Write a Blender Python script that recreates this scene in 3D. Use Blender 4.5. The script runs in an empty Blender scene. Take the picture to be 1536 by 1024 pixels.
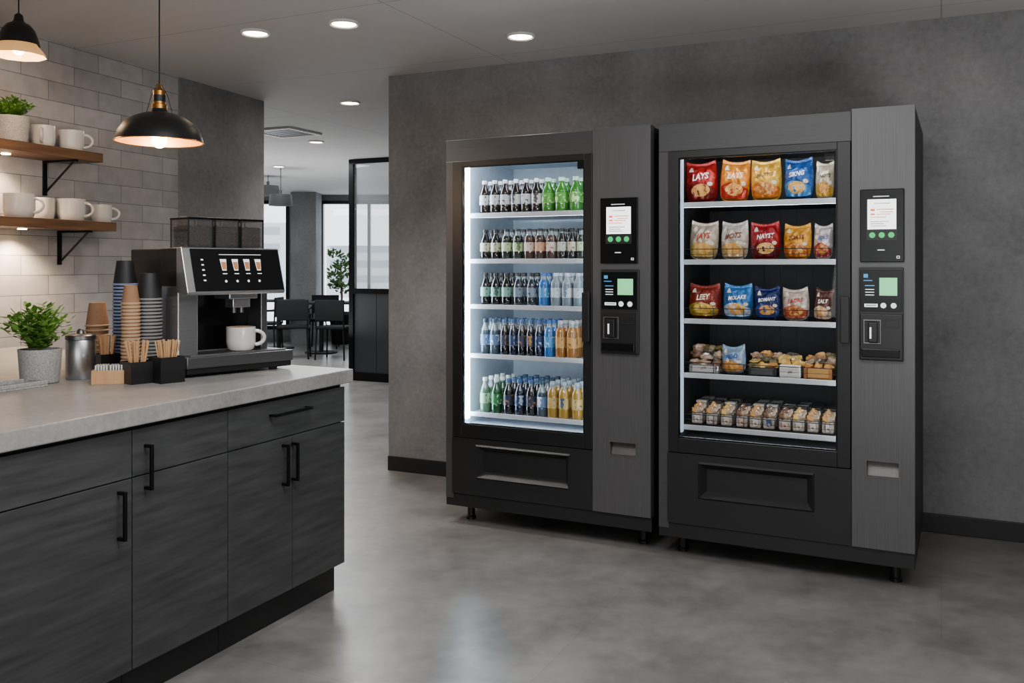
import bpy, bmesh, math, random
from mathutils import Vector, noise as mnoise
random.seed(7)
COL = bpy.context.scene.collection
F = 1350.0; CX = 768.0; HY = 398.0; EYE = 1.35; CEIL = 2.6
PI = math.pi

# ---------------------------------------------------------------- helpers
def lin(c):
    r = []
    for v in c[:3]:
        v /= 255.0
        r.append(v/12.92 if v <= 0.04045 else ((v+0.055)/1.055)**2.4)
    return (r[0], r[1], r[2], 1.0)

def hit(px, py, z):
    u = (px-CX)/F; v = (HY-py)/F
    t = (z-EYE)/v
    return (u*t, t)

def atY(px, Y):
    return ((px-CX)/F*Y, Y)

def zat(py, Y):
    return EYE+(HY-py)/F*Y

class Frame:
    """local frame: x along a face to the right, y into the depth, z up"""
    def __init__(s, P0, th):
        s.P0 = P0; s.th = th
        s.d = (math.cos(th), math.sin(th)); s.n = (-math.sin(th), math.cos(th))
    def at(s, px, py, inset=0.0):
        u = (px-CX)/F; v = (HY-py)/F
        k = s.P0[0]*s.n[0]+s.P0[1]*s.n[1]+inset
        t = k/(u*s.n[0]+s.n[1])
        X, Y = u*t-s.P0[0], t-s.P0[1]
        return (X*s.d[0]+Y*s.d[1], EYE+v*t)
    def x(s, px, inset=0.0): return s.at(px, HY, inset)[0]
    def z(s, *pp, inset=0.0):
        return sum(s.at(a, b, inset)[1] for a, b in pp)/len(pp)
    def w(s, lx, ly, z=0.0):
        return (s.P0[0]+s.d[0]*lx+s.n[0]*ly, s.P0[1]+s.d[1]*lx+s.n[1]*ly, z)

class MB:
    def __init__(s): s.v = []; s.f = []
    def add(s, vs, fs):
        b = len(s.v); s.v += [tuple(p) for p in vs]; s.f += [tuple(b+i for i in f) for f in fs]; return s
    def box(s, x0, x1, y0, y1, z0, z1):
        return s.add([(x0,y0,z0),(x1,y0,z0),(x1,y1,z0),(x0,y1,z0),(x0,y0,z1),(x1,y0,z1),(x1,y1,z1),(x0,y1,z1)],
              [(0,3,2,1),(4,5,6,7),(0,1,5,4),(1,2,6,5),(2,3,7,6),(3,0,4,7)])
    def frame(s, x0, x1, z0, z1, t, y0, y1):
        s.box(x0,x1,y0,y1,z1-t,z1); s.box(x0,x1,y0,y1,z0,z0+t)
        s.box(x0,x0+t,y0,y1,z0+t,z1-t); s.box(x1-t,x1,y0,y1,z0+t,z1-t); return s
    def lathe(s, prof, cx=0, cy=0, cz=0, seg=24, axis='z'):
        vs = []; fs = []; n = len(prof)
        for r, z in prof:
            for k in range(seg):
                a = 2*PI*k/seg
                if axis == 'z': vs.append((cx+r*math.cos(a), cy+r*math.sin(a), cz+z))
                elif axis == 'y': vs.append((cx+r*math.cos(a), cy+z, cz+r*math.sin(a)))
                else: vs.append((cx+z, cy+r*math.cos(a), cz+r*math.sin(a)))
        for i in range(n-1):
            for k in range(seg):
                k2 = (k+1) % seg
                fs.append((i*seg+k, i*seg+k2, (i+1)*seg+k2, (i+1)*seg+k))
        if prof[0][0] > 1e-6: fs.append(tuple(range(seg))[::-1])
        if prof[-1][0] > 1e-6: fs.append(tuple((n-1)*seg+k for k in range(seg)))
        return s.add(vs, fs)
    def shell(s, prof, **k):
        s.lathe(prof, **k)
        c = (1 if prof[0][0] > 1e-6 else 0)+(1 if prof[-1][0] > 1e-6 else 0)
        if c: s.f = s.f[:-c]
        return s
    def cyl(s, cx, cy, z0, z1, r, r2=None, seg=20):
        return s.lathe([(r, z0), (r if r2 is None else r2, z1)], cx, cy, 0, seg)
    def tube(s, pts, r, seg=8):
        pts = [Vector(p) for p in pts]; vs = []; fs = []
        up = Vector((0,0,1)); prev = None
        for i, p in enumerate(pts):
            t = (pts[min(i+1, len(pts)-1)]-pts[max(i-1, 0)]).normalized()
            a = t.cross(up) if prev is None else prev-t*prev.dot(t)
            if a.length < 1e-4: a = t.cross(Vector((1,0,0)))
            a.normalize(); prev = a; b = t.cross(a)
            for k in range(seg):
                q = 2*PI*k/seg
                vs.append(p+(a*math.cos(q)+b*math.sin(q))*r)
        n = len(pts)
        for i in range(n-1):
            for k in range(seg):
                k2 = (k+1) % seg
                fs.append((i*seg+k, i*seg+k2, (i+1)*seg+k2, (i+1)*seg+k))
        fs.append(tuple(range(seg))[::-1]); fs.append(tuple((n-1)*seg+k for k in range(seg)))
        return s.add(vs, fs)
    def prism(s, poly, z0, z1):
        n = len(poly)
        vs = [(x, y, z0) for x, y in poly]+[(x, y, z1) for x, y in poly]
        fs = [tuple(range(n))[::-1], tuple(range(n, 2*n))]+[(i, (i+1) % n, n+(i+1) % n, n+i) for i in range(n)]
        return s.add(vs, fs)
    def xprism(s, poly, x0, x1):
        n = len(poly)
        vs = [(x0, y, z) for y, z in poly]+[(x1, y, z) for y, z in poly]
        fs = [tuple(range(n)), tuple(range(n, 2*n))[::-1]]+[(i, n+i, n+(i+1) % n, (i+1) % n) for i in range(n)]
        return s.add(vs, fs)
    def disc(s, cx, cz, y, r, d=0.001, seg=20):
        return s.lathe([(r, 0), (r, d)], cx, y, cz, seg, 'y')
    def ball(s, c, r, rx=1, ry=1, rz=1, seg=14, half=False, lump=0.0):
        prof = []
        n = 8
        for i in range(n+1):
            a = -PI/2+PI*i/n
            if half: a = PI/2*i/n
            prof.append((max(0.0, r*math.cos(a)), r*math.sin(a)))
        b = len(s.v); s.lathe(prof, 0, 0, 0, seg)
        for i in range(b, len(s.v)):
            x, y, z = s.v[i]
            k = 1.0
            if lump: k += lump*mnoise.noise(Vector((x/r*1.3+c[0]*99, y/r*1.3+c[2]*77, z/r*1.3)))
            s.v[i] = (c[0]+x*rx*k, c[1]+y*ry*k, c[2]+z*rz*k)
        return s
    def build(s, name, mat, parent=None, smooth=False, bevel=0.0, label=None):
        me = bpy.data.meshes.new(name); bm = bmesh.new()
        vs = [bm.verts.new(p) for p in s.v]
        for f in s.f:
            try: bm.faces.new([vs[i] for i in f])
            except ValueError: pass
        if smooth: bmesh.ops.remove_doubles(bm, verts=bm.verts, dist=1e-6)
        bmesh.ops.recalc_face_normals(bm, faces=bm.faces)
        bm.to_mesh(me); bm.free()
        if smooth:
            me.polygons.foreach_set('use_smooth', [True]*len(me.polygons))
            try: me.set_sharp_from_angle(angle=math.radians(38))
            except Exception: pass
        me.materials.append(mat)
        o = bpy.data.objects.new(name, me); COL.objects.link(o)
        if parent: o.parent = parent
        if bevel:
            m = o.modifiers.new('bevel', 'BEVEL'); m.width = bevel; m.segments = 2; m.limit_method = 'ANGLE'
        if label: o['label'] = label
        return o

def tag(o, label, cat, group=None):
    o['label'] = label; o['category'] = cat
    if group: o['group'] = group
    return o
def thing(name, label, cat, loc=(0,0,0), rz=0.0, group=None):
    o = bpy.data.objects.new(name, None); COL.objects.link(o); o.empty_display_size = 0.05
    o.location = loc; o.rotation_euler = (0, 0, rz)
    return tag(o, label, cat, group)
def struct(o, rz=None, loc=None):
    o['kind'] = 'structure'
    if loc: o.location = loc
    if rz is not None: o.rotation_euler = (0,0,rz)
    return o
def dup(root, label, loc, rz=0.0, scale=None, group=None):
    r = root.copy(); COL.objects.link(r); r.location = loc; r.rotation_euler = (0,0,rz); r['label'] = label
    if scale: r.scale = scale
    if group: r['group'] = group
    for ch in list(root.children):
        c = ch.copy(); COL.objects.link(c); c.parent = r
        for g in list(ch.children):
            q = g.copy(); COL.objects.link(q); q.parent = c
    return r
ORD = ['first','second','third','fourth','fifth','sixth','seventh','eighth','ninth','tenth','eleventh']

def text_mb(body, size, x, y, z, warp=None, mb=None):
    cu = bpy.data.curves.new('t', 'FONT'); cu.body = body; cu.size = size; cu.align_x = 'CENTER'; cu.align_y = 'CENTER'
    cu.resolution_u = 2; cu.offset = size*0.03; cu.shear = 0.15
    ob = bpy.data.objects.new('t', cu); COL.objects.link(ob)
    bpy.context.view_layer.update()
    me = bpy.data.meshes.new_from_object(ob.evaluated_get(bpy.context.evaluated_depsgraph_get()))
    mb = mb or MB()
    vs = []
    for v in me.vertices:
        X, Z = x+v.co.x, z+v.co.y*1.25+v.co.x*.1
        vs.append((X, warp(X, Z) if warp else y, Z))
    mb.add(vs, [tuple(p.vertices) for p in me.polygons])
    bpy.data.objects.remove(ob); bpy.data.curves.remove(cu); bpy.data.meshes.remove(me)
    return mb

# ---------------------------------------------------------------- materials
def nodes(name):
    m = bpy.data.materials.new(name); m.use_nodes = True
    nt = m.node_tree; return m, nt, nt.nodes['Principled BSDF']
def M(name, rgb, rough=0.5, metal=0.0, var=0.06, scale=(20,20,20), emit=0.0, bump=0.0, coat=0.0, detail=4, ecol=None, rgb2=None, spec=0.5, bdist=0.002):
    m, nt, b = nodes(name)
    b.inputs['Roughness'].default_value = rough; b.inputs['Metallic'].default_value = metal
    b.inputs['Coat Weight'].default_value = coat; b.inputs['Specular IOR Level'].default_value = spec
    c = lin(rgb)
    tc = nt.nodes.new('ShaderNodeTexCoord'); mp = nt.nodes.new('ShaderNodeMapping')
    if not isinstance(scale, tuple): scale = (scale,)*3
    mp.inputs['Scale'].default_value = scale
    nz = nt.nodes.new('ShaderNodeTexNoise'); nz.inputs['Scale'].default_value = 1.0; nz.inputs['Detail'].default_value = detail
    nt.links.new(tc.outputs['Object'], mp.inputs['Vector']); nt.links.new(mp.outputs[0], nz.inputs['Vector'])
    rp = nt.nodes.new('ShaderNodeValToRGB')
    rp.color_ramp.elements[0].position = 0.3; rp.color_ramp.elements[1].position = 0.7
    if rgb2: lo, hi = c, lin(rgb2)
    else:
        lo = tuple(x*(1-var) for x in c[:3])+(1,); hi = tuple(min(1, x*(1+var)) for x in c[:3])+(1,)
    rp.color_ramp.elements[0].color = lo; rp.color_ramp.elements[1].color = hi
    nt.links.new(nz.outputs['Fac'], rp.inputs['Fac']); nt.links.new(rp.outputs['Color'], b.inputs['Base Color'])
    if bump:
        bp = nt.nodes.new('ShaderNodeBump'); bp.inputs['Strength'].default_value = bump; bp.inputs['Distance'].default_value = bdist
        nt.links.new(nz.outputs['Fac'], bp.inputs['Height']); nt.links.new(bp.outputs[0], b.inputs['Normal'])
    if emit:
        b.inputs['Emission Color'].default_value = lin(ecol or rgb); b.inputs['Emission Strength'].default_value = emit
    return m
def glass_mat(name, tint=(255,255,255), gloss=0.06, rough=0.02, solid=0.0, solid_rgb=(255,255,255)):
    m = bpy.data.materials.new(name); m.use_nodes = True; nt = m.node_tree; nt.nodes.clear()
    o = nt.nodes.new('ShaderNodeOutputMaterial'); t = nt.nodes.new('ShaderNodeBsdfTransparent'); t.inputs[0].default_value = lin(tint)
    g = nt.nodes.new('ShaderNodeBsdfGlossy'); g.inputs['Roughness'].default_value = rough
    lw = nt.nodes.new('ShaderNodeLayerWeight'); lw.inputs[0].default_value = 0.2
    mul = nt.nodes.new('ShaderNodeMath'); mul.operation = 'MULTIPLY_ADD'; mul.inputs[1].default_value = 0.25; mul.inputs[2].default_value = gloss
    mx = nt.nodes.new('ShaderNodeMixShader')
    nt.links.new(lw.outputs['Fresnel'], mul.inputs[0]); nt.links.new(mul.outputs[0], mx.inputs[0])
    src = t
    if solid:
        d = nt.nodes.new('ShaderNodeBsdfDiffuse'); d.inputs[0].default_value = lin(solid_rgb)
        m2 = nt.nodes.new('ShaderNodeMixShader'); m2.inputs[0].default_value = solid
        nt.links.new(t.outputs[0], m2.inputs[1]); nt.links.new(d.outputs[0], m2.inputs[2]); src = m2
    nt.links.new(src.outputs[0], mx.inputs[1]); nt.links.new(g.outputs[0], mx.inputs[2]); nt.links.new(mx.outputs[0], o.inputs[0])
    return m
def plaster(name, a, b_, rough=0.7, s1=1.3, s2=9.0, bump=0.15, brick=None, mortar=0.75, lo=.34, hi=.66, var=.08, nr=.65, w2=.5):
    m, nt, b = nodes(name)
    tc = nt.nodes.new('ShaderNodeTexCoord')
    n1 = nt.nodes.new('ShaderNodeTexNoise'); n1.inputs['Scale'].default_value = s1; n1.inputs['Detail'].default_value = 4; n1.inputs['Roughness'].default_value = nr-.05
    n2 = nt.nodes.new('ShaderNodeTexNoise'); n2.inputs['Scale'].default_value = s2; n2.inputs['Detail'].default_value = 5; n2.inputs['Roughness'].default_value = nr
    for n in (n1, n2): nt.links.new(tc.outputs['Object'], n.inputs['Vector'])
    ml = nt.nodes.new('ShaderNodeMix'); ml.data_type = 'FLOAT'; ml.inputs[0].default_value = w2
    nt.links.new(n1.outputs['Fac'], ml.inputs[2]); nt.links.new(n2.outputs['Fac'], ml.inputs[3])
    rp = nt.nodes.new('ShaderNodeValToRGB'); rp.color_ramp.elements[0].position = lo; rp.color_ramp.elements[1].position = hi
    rp.color_ramp.elements[0].color = lin(a); rp.color_ramp.elements[1].color = lin(b_)
    nt.links.new(ml.outputs[0], rp.inputs['Fac'])
    out = rp.outputs['Color']
    if brick:
        w, h, ms, rot, off = brick
        mp = nt.nodes.new('ShaderNodeMapping'); mp.inputs['Rotation'].default_value = (0,0,rot)
        nt.links.new(tc.outputs['Object'], mp.inputs['Vector'])
        br = nt.nodes.new('ShaderNodeTexBrick'); br.inputs['Scale'].default_value = 1.0; br.offset = off
        br.inputs['Brick Width'].default_value = w; br.inputs['Row Height'].default_value = h
        br.inputs['Mortar Size'].default_value = ms; br.inputs['Mortar Smooth'].default_value = 0.3
        br.inputs['Color1'].default_value = (1,1,1,1); br.inputs['Color2'].default_value = (1-var,1-var,1-var,1); br.inputs['Mortar'].default_value = (mortar,)*3+(1,)
        nt.links.new(mp.outputs[0], br.inputs['Vector'])
        mm = nt.nodes.new('ShaderNodeMix'); mm.data_type = 'RGBA'; mm.blend_type = 'MULTIPLY'; mm.inputs[0].default_value = 1.0
        nt.links.new(out, mm.inputs[6]); nt.links.new(br.outputs['Color'], mm.inputs[7]); out = mm.outputs[2]
    nt.links.new(out, b.inputs['Base Color'])
    b.inputs['Roughness'].default_value = rough
    if bump:
        bp = nt.nodes.new('ShaderNodeBump'); bp.inputs['Strength'].default_value = bump; bp.inputs['Distance'].default_value = 0.003
        nt.links.new(n2.outputs['Fac'], bp.inputs['Height']); nt.links.new(bp.outputs[0], b.inputs['Normal'])
    return m
def tile_mat():
    m, nt, b = nodes('subway_tile')
    tc = nt.nodes.new('ShaderNodeTexCoord'); sp = nt.nodes.new('ShaderNodeSeparateXYZ'); cb = nt.nodes.new('ShaderNodeCombineXYZ')
    nt.links.new(tc.outputs['Object'], sp.inputs[0]); nt.links.new(sp.outputs['X'], cb.inputs['X']); nt.links.new(sp.outputs['Z'], cb.inputs['Y'])
    br = nt.nodes.new('ShaderNodeTexBrick'); br.inputs['Scale'].default_value = 1.0
    br.inputs['Brick Width'].default_value = 0.36; br.inputs['Row Height'].default_value = 0.108
    br.inputs['Mortar Size'].default_value = 0.0022; br.inputs['Mortar Smooth'].default_value = 0.2; br.inputs['Bias'].default_value = 0.0
    br.inputs['Color1'].default_value = lin((180,178,178)); br.inputs['Color2'].default_value = lin((158,156,156)); br.inputs['Mortar'].default_value = lin((112,111,111))
    nt.links.new(cb.outputs[0], br.inputs['Vector'])
    nz = nt.nodes.new('ShaderNodeTexNoise'); nz.inputs['Scale'].default_value = 12; nt.links.new(tc.outputs['Object'], nz.inputs['Vector'])
    mm = nt.nodes.new('ShaderNodeMix'); mm.data_type = 'RGBA'; mm.blend_type = 'OVERLAY'; mm.inputs[0].default_value = 0.25
    nt.links.new(br.outputs['Color'], mm.inputs[6]); nt.links.new(nz.outputs['Fac'], mm.inputs[7]); nt.links.new(mm.outputs[2], b.inputs['Base Color'])
    b.inputs['Roughness'].default_value = 0.3
    bp = nt.nodes.new('ShaderNodeBump'); bp.inputs['Strength'].default_value = 0.5; bp.inputs['Distance'].default_value = 0.003; bp.invert = True
    nt.links.new(br.outputs['Fac'], bp.inputs['Height']); nt.links.new(bp.outputs[0], b.inputs['Normal'])
    return m
def liquid(name, rgb, level=0.72, top=(120,134,140), rough=0.1):
    m, nt, b = nodes(name)
    tc = nt.nodes.new('ShaderNodeTexCoord'); sp = nt.nodes.new('ShaderNodeSeparateXYZ')
    nt.links.new(tc.outputs['Generated'], sp.inputs[0])
    rp = nt.nodes.new('ShaderNodeValToRGB'); e = rp.color_ramp.elements
    e[0].position = level-0.01; e[0].color = lin(rgb); e[1].position = level+0.01; e[1].color = lin(top)
    nt.links.new(sp.outputs['Z'], rp.inputs['Fac']); nt.links.new(rp.outputs['Color'], b.inputs['Base Color'])
    b.inputs['Roughness'].default_value = rough; b.inputs['Coat Weight'].default_value = 0.8; b.inputs['Coat Roughness'].default_value = 0.05
    return m
def printed(name, base, ink, thr=0.52, sc=(90,90,45), rough=0.4, third=None):
    m, nt, b = nodes(name)
    tc = nt.nodes.new('ShaderNodeTexCoord'); mp = nt.nodes.new('ShaderNodeMapping'); mp.inputs['Scale'].default_value = sc
    nz = nt.nodes.new('ShaderNodeTexNoise'); nz.inputs['Scale'].default_value = 1; nz.inputs['Detail'].default_value = 2
    rp = nt.nodes.new('ShaderNodeValToRGB'); e = rp.color_ramp.elements
    e[0].position = thr; e[0].color = lin(base); e[1].position = thr+0.03; e[1].color = lin(ink)
    if third:
        q = e.new(thr-.12); q.color = lin(third); q = e.new(thr-.09); q.color = lin(base)
    nt.links.new(tc.outputs['Object'], mp.inputs[0]); nt.links.new(mp.outputs[0], nz.inputs[0]); nt.links.new(nz.outputs['Fac'], rp.inputs[0]); nt.links.new(rp.outputs[0], b.inputs['Base Color'])
    b.inputs['Roughness'].default_value = rough
    return m

m_wall = plaster('grey_plaster', (90,90,91), (130,130,131), 0.75, 2.4, 30, 0.12, lo=.3, hi=.7, nr=.64, w2=.42)
m_wall2 = plaster('grey_plaster_light', (94,94,95), (132,132,133), 0.75, 2.4, 30, 0.12, lo=.3, hi=.7, nr=.64, w2=.42)
m_floor = plaster('concrete_floor', (68,66,65), (142,139,136), 0.3, 2.6, 13, 0.0, brick=(2.4, 1.2, 0.003, math.radians(25.5), 0.5), mortar=0.85, lo=.2, hi=.8, var=.05, nr=.55, w2=.35)
m_ceil = plaster('ceiling_paint', (180,178,177), (186,184,183), 0.8, 1.0, 5.0, 0.0, brick=(2.4, 1.2, 0.004, math.radians(25.5), 0.0), mortar=0.62, var=.02)
m_tile = tile_mat()
m_base = M('black_skirting', (18,18,19), 0.5)
m_top = plaster('concrete_worktop', (120,118,115), (152,150,147), 0.35, 5, 50, 0.05)
m_cab = M('charcoal_oak', (44,45,46), 0.5, rgb2=(66,67,68), scale=(4,4,44), bump=0.12, detail=10)
m_cabh = M('charcoal_oak_across', (44,45,46), 0.5, rgb2=(66,67,68), scale=(4,4,40), bump=0.12, detail=10)
m_cabbody = M('cabinet_carcass', (16,16,17), 0.6)
m_black = M('black_metal', (16,16,17), 0.35, 0.5)
m_matte = M('matte_black', (20,20,21), 0.7, spec=.15)
m_blackp = M('black_plastic', (15,15,16), 0.42)
m_doorb = M('door_black', (16,16,18), 0.4)
m_blackg = M('black_gloss', (6,7,8), 0.25, spec=.3)
m_mach = M('machine_grey_brushed', (81,81,83), 0.42, 0.4, rgb2=(91,91,93), scale=(420,420,3), detail=1)
m_machh = M('machine_grey_header', (64,64,66), 0.45, 0.3, rgb2=(71,71,73), scale=(4,4,300), detail=2)
m_machd = M('machine_charcoal', (27,28,30), 0.45, 0.1, scale=(5,5,5))
m_machside = M('machine_side', (22,22,24), 0.5, 0.05)
m_whitei = M('cooler_lining', (186,199,210), 0.4)
m_darki = M('snack_lining', (34,36,39), 0.5)
m_rail = M('shelf_rail', (180,185,190), 0.35, 0.2)
m_wire = M('dark_wire', (24,24,26), 0.4, 0.4)
m_led = M('led_strip', (218,238,255), 0.5, emit=36.0)
m_led2 = M('led_strip_soft', (232,240,250), 0.5, emit=11.0)
m_led3 = M('led_strip_dim', (190,210,235), 0.5, emit=0.6)
m_led4 = M('led_strip_top', (236,243,252), 0.5, emit=38.0)
m_glass = glass_mat('clear_glass', gloss=0.01)
m_hglass = glass_mat('hopper_glass', gloss=0.08, solid=.12, solid_rgb=(120,120,122))
m_pane = glass_mat('window_glass', gloss=0.05)
m_frost = glass_mat('partition_glass', gloss=0.05, solid=0.25, solid_rgb=(215,222,226))
m_steel = M('brushed_steel', (182,182,184), 0.3, 0.95, scale=(8,8,300), detail=2)
m_dsteel = M('dark_steel', (112,112,114), 0.35, 0.9, scale=(8,8,200), detail=2)
m_plate = M('plate_steel', (100,99,97), 0.42, 0.6, scale=(200,8,8), detail=2)
m_white = M('white_ceramic', (205,205,203), 0.25, coat=0.3, var=0.02)
m_wood = M('walnut_shelf', (78,55,38), 0.5, rgb2=(112,83,58), scale=(3,30,40), bump=0.2, detail=8)
m_lwood = M('light_wood', (190,144,96), 0.6, rgb2=(208,166,120), scale=(40,40,6))
m_brass = M('aged_brass', (178,126,60), 0.3, 1.0)
m_goldglow = M('gold_lining_glow', (214,150,78), 0.4, 0.7, emit=0.6, ecol=(255,165,72))  # warm bulb glow on the lining is put in as emission
m_bulb = M('warm_bulb', (255,214,160), 0.5, emit=30.0)
m_cream = M('cream_shade', (200,156,104), 0.5, emit=0.6, ecol=(255,186,110))
m_soil = M('soil', (40,30,22), 0.9, scale=80)
m_leaf = M('fresh_leaf', (62,108,34), 0.5, rgb2=(122,170,64), scale=(30,30,30))
m_leafd = M('dark_leaf', (54,88,44), 0.5, rgb2=(104,138,72), scale=(12,12,12))
m_stone = M('speckled_stone_pot', (136,134,132), 0.75, rgb2=(174,172,169), scale=(160,160,160), bump=0.4)
m_kraft = M('kraft_paper', (148,110,78), 0.75, scale=(60,60,60))
m_kraftrim = M('kraft_rim', (182,148,116), 0.7)
m_cupblk = M('black_paper_cup', (24,24,26), 0.55)
m_rimblue = M('blue_white_rim', (124,138,172), 0.5)
m_rimgrey = M('grey_white_rim', (130,128,126), 0.5)
m_lens = M('downlight_lens', (255,232,206), 0.5, emit=26.0)
m_trim = M('white_trim', (205,205,203), 0.5)
m_screenw = M('screen_white', (238,242,242), 0.4, emit=2.4, var=0.01)
m_red = M('screen_orange', (228,98,56), 0.4, emit=1.3)
m_grn = M('button_green', (30,170,88), 0.4, emit=1.1)
m_lcd = M('lcd_green', (120,210,145), 0.4, emit=0.9)
m_icon = M('icon_white', (225,230,235), 0.4, emit=0.9)
m_iconc = M('icon_coffee', (170,110,66), 0.4, emit=0.6)
m_blueic = M('icon_blue', (60,140,190), 0.4, emit=0.6)
m_beans = M('coffee_beans', (18,11,8), 0.35, rgb2=(60,36,24), scale=(120,120,120), bump=1.0)
m_coffee = M('milky_coffee', (186,124,70), 0.4, rgb2=(226,190,148), scale=(60,60,60))

# ---------------------------------------------------------------- setting
th_w = math.atan2(0.9415, 0.337)
W = Frame((-2.57, 4.99), th_w)
B = Frame((-0.815, 5.95), math.radians(-25.2))

struct(MB().box(-8, 6.5, -3, 16.2, -0.1, 0).build('floor', m_floor))
struct(MB().box(-8, 6.5, -3, 16.2, CEIL, CEIL+0.1).build('ceiling', m_ceil))
xa = W.x(267); xb = W.x(394)
struct(MB().box(-9, xa, 0, 0.14, 0, CEIL).build('wall_left', m_tile), th_w, (W.P0[0], W.P0[1], 0))
struct(MB().box(xa, xb, -0.012, 0.14, 0, CEIL).build('wall_left_far', m_wall2), th_w, (W.P0[0], W.P0[1], 0))
struct(MB().box(0, 7.6, 0, 0.2, 0, CEIL).build('wall_back', m_wall), B.th, (B.P0[0], B.P0[1], 0))
struct(MB().box(0, 7.6, -0.014, 0, 0, 0.095).build('baseboard_back', m_base, bevel=0.003), B.th, (B.P0[0], B.P0[1], 0))
struct(MB().box(-8.1, -8, -3, 16.2, 0, CEIL).build('wall_outer_left', m_wall2))
struct(MB().box(6.5, 6.6, -3, 16.2, 0, CEIL).build('wall_right', m_wall2))
struct(MB().box(-8.1, 6.6, -3.1, -3, 0, CEIL).build('wall_rear', m_wall2))
YF = 16.0
def fx(px): return (px-CX)/F*YF
wa0, wa1, wb0, wb1 = -7.4, fx(434), fx(480), fx(700)
mb = MB()
mb.box(-8.1, wa0, YF, YF+0.2, 0, CEIL); mb.box(wa1, wb0, YF, YF+0.2, 0, CEIL); mb.box(wb1, 6.6, YF, YF+0.2, 0, CEIL)
for a, b in ((wa0, wa1), (wb0, wb1)):
    mb.box(a, b, YF, YF+0.2, 0, 0.22); mb.box(a, b, YF, YF+0.2, 2.5, CEIL)
struct(mb.build('wall_far', m_wall2))
for i, (a, b, n) in enumerate(((wa0, wa1, 4), (wb0, wb1, 3))):
    mb = MB().frame(a, b, 0.22, 2.5, 0.06, YF-0.02, YF+0.1)
    for k in range(1, n):
        x = a+(b-a)*k/n; mb.box(x-0.025, x+0.025, YF-0.01, YF+0.09, 0.28, 2.44)
    w = struct(mb.build('window_%d' % (i+1), m_black))
    MB().box(a+0.05, b-0.05, YF+0.03, YF+0.04, 0.27, 2.45).build('pane', m_pane, w)
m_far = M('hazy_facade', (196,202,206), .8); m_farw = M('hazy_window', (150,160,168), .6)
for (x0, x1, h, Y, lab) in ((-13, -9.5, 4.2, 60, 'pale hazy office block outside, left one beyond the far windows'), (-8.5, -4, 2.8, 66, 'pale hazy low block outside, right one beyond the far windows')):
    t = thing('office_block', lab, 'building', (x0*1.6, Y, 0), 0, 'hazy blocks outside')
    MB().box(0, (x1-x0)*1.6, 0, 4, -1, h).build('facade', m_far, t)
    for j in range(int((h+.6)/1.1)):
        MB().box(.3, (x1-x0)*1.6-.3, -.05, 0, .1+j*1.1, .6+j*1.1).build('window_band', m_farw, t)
x0, x1 = (436-CX)/F*15.3, (474-CX)/F*15.3
struct(MB().box(x0, x1, 15.3, 15.75, 0, CEIL).build('wall_column', m_wall2))
Pt = Frame(((523-CX)/F*10.6, 10.6), math.radians(-25.2))
mb = MB().box(0, 0.06, 0, 0.08, 0, CEIL-0.005).box(0.06, 3.2, 0, 0.08, CEIL-0.06, CEIL-0.005).box(0.06, 3.2, 0, 0.08, 1.02, 1.08).box(0.06, 3.2, 0, 0.08, 0, 0.1)
p = struct(mb.build('wall_partition', m_black), Pt.th, (Pt.P0[0], Pt.P0[1], 0))
MB().box(0.06, 3.2, 0.03, 0.045, 1.08, CEIL-0.06).build('glass_panel', m_frost, p)
mb = MB().box(0.06, 3.2, 0.03, 0.05, 0.1, 1.02)
for k in range(10): mb.box(0.07+k*0.31, 0.373+k*0.31, 0.02, 0.032, 0.1, 1.02)
mb.build('lower_panel', M('partition_charcoal', (48,50,52), .5), p)

def downlight(px, py, label, r=0.062, power=34):
    x, y = hit(px, py, CEIL)
    t = thing('recessed_downlight', label, 'ceiling light', (x, y, CEIL-0.012), 0, 'recessed ceiling downlights')
    MB().shell([(r, 0.0115), (r*1.3, 0.0115), (r*1.3, 0.004), (r*1.15, -0.002), (r, 0.003), (r, 0.0115)], seg=28).build('trim_ring', m_trim, t, smooth=True)
    MB().cyl(0, 0, 0.004, 0.010, r, seg=28).build('lens', m_lens, t)
    l = bpy.data.lights.new('downlight_lamp', 'SPOT'); l.energy = power; l.shadow_soft_size = 0.08; l.spot_size = math.radians(115); l.spot_blend = 0.9; l.color = (1, 0.97, 0.94)
    lo = bpy.data.objects.new('lamp', l); COL.objects.link(lo); lo.parent = t; lo.location = (0, 0, -0.02)
downlight(383, 48, 'round recessed ceiling light above the counter, left of the other near two', power=40)
downlight(516, 34, 'round recessed ceiling light, middle one of the near three', power=100)
downlight(781, 53, 'round recessed ceiling light in front of the bare plaster wall above drinks machine', power=125)
downlight(525, 153, 'round recessed ceiling light just left of the plaster wall corner', power=85)
downlight(474, 212, 'small distant ceiling light right of the ceiling air vent', power=60)
downlight(418, 249, 'tiny distant ceiling light over the seating area beside black pendants', power=60)
x, y = hit(428, 197, CEIL)
t = thing('air_vent', 'square grey ceiling air vent with slats in the passage ceiling', 'air vent', (x, y, CEIL-0.02), B.th)
mb = MB()
for (a,b_,c,d) in ((-.24,.24,-.24,-.2),(-.24,.24,.2,.24),(-.24,-.2,-.2,.2),(.2,.24,-.2,.2)): mb.box(a,b_,c,d,0,0.019)
mb.build('vent_frame', m_trim, t)
mb = MB()
for k in range(8): mb.box(-0.2, 0.2, -0.19+k*0.05, -0.165+k*0.05, 0.004, 0.015)
mb.build('slats', m_dsteel, t)

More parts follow.
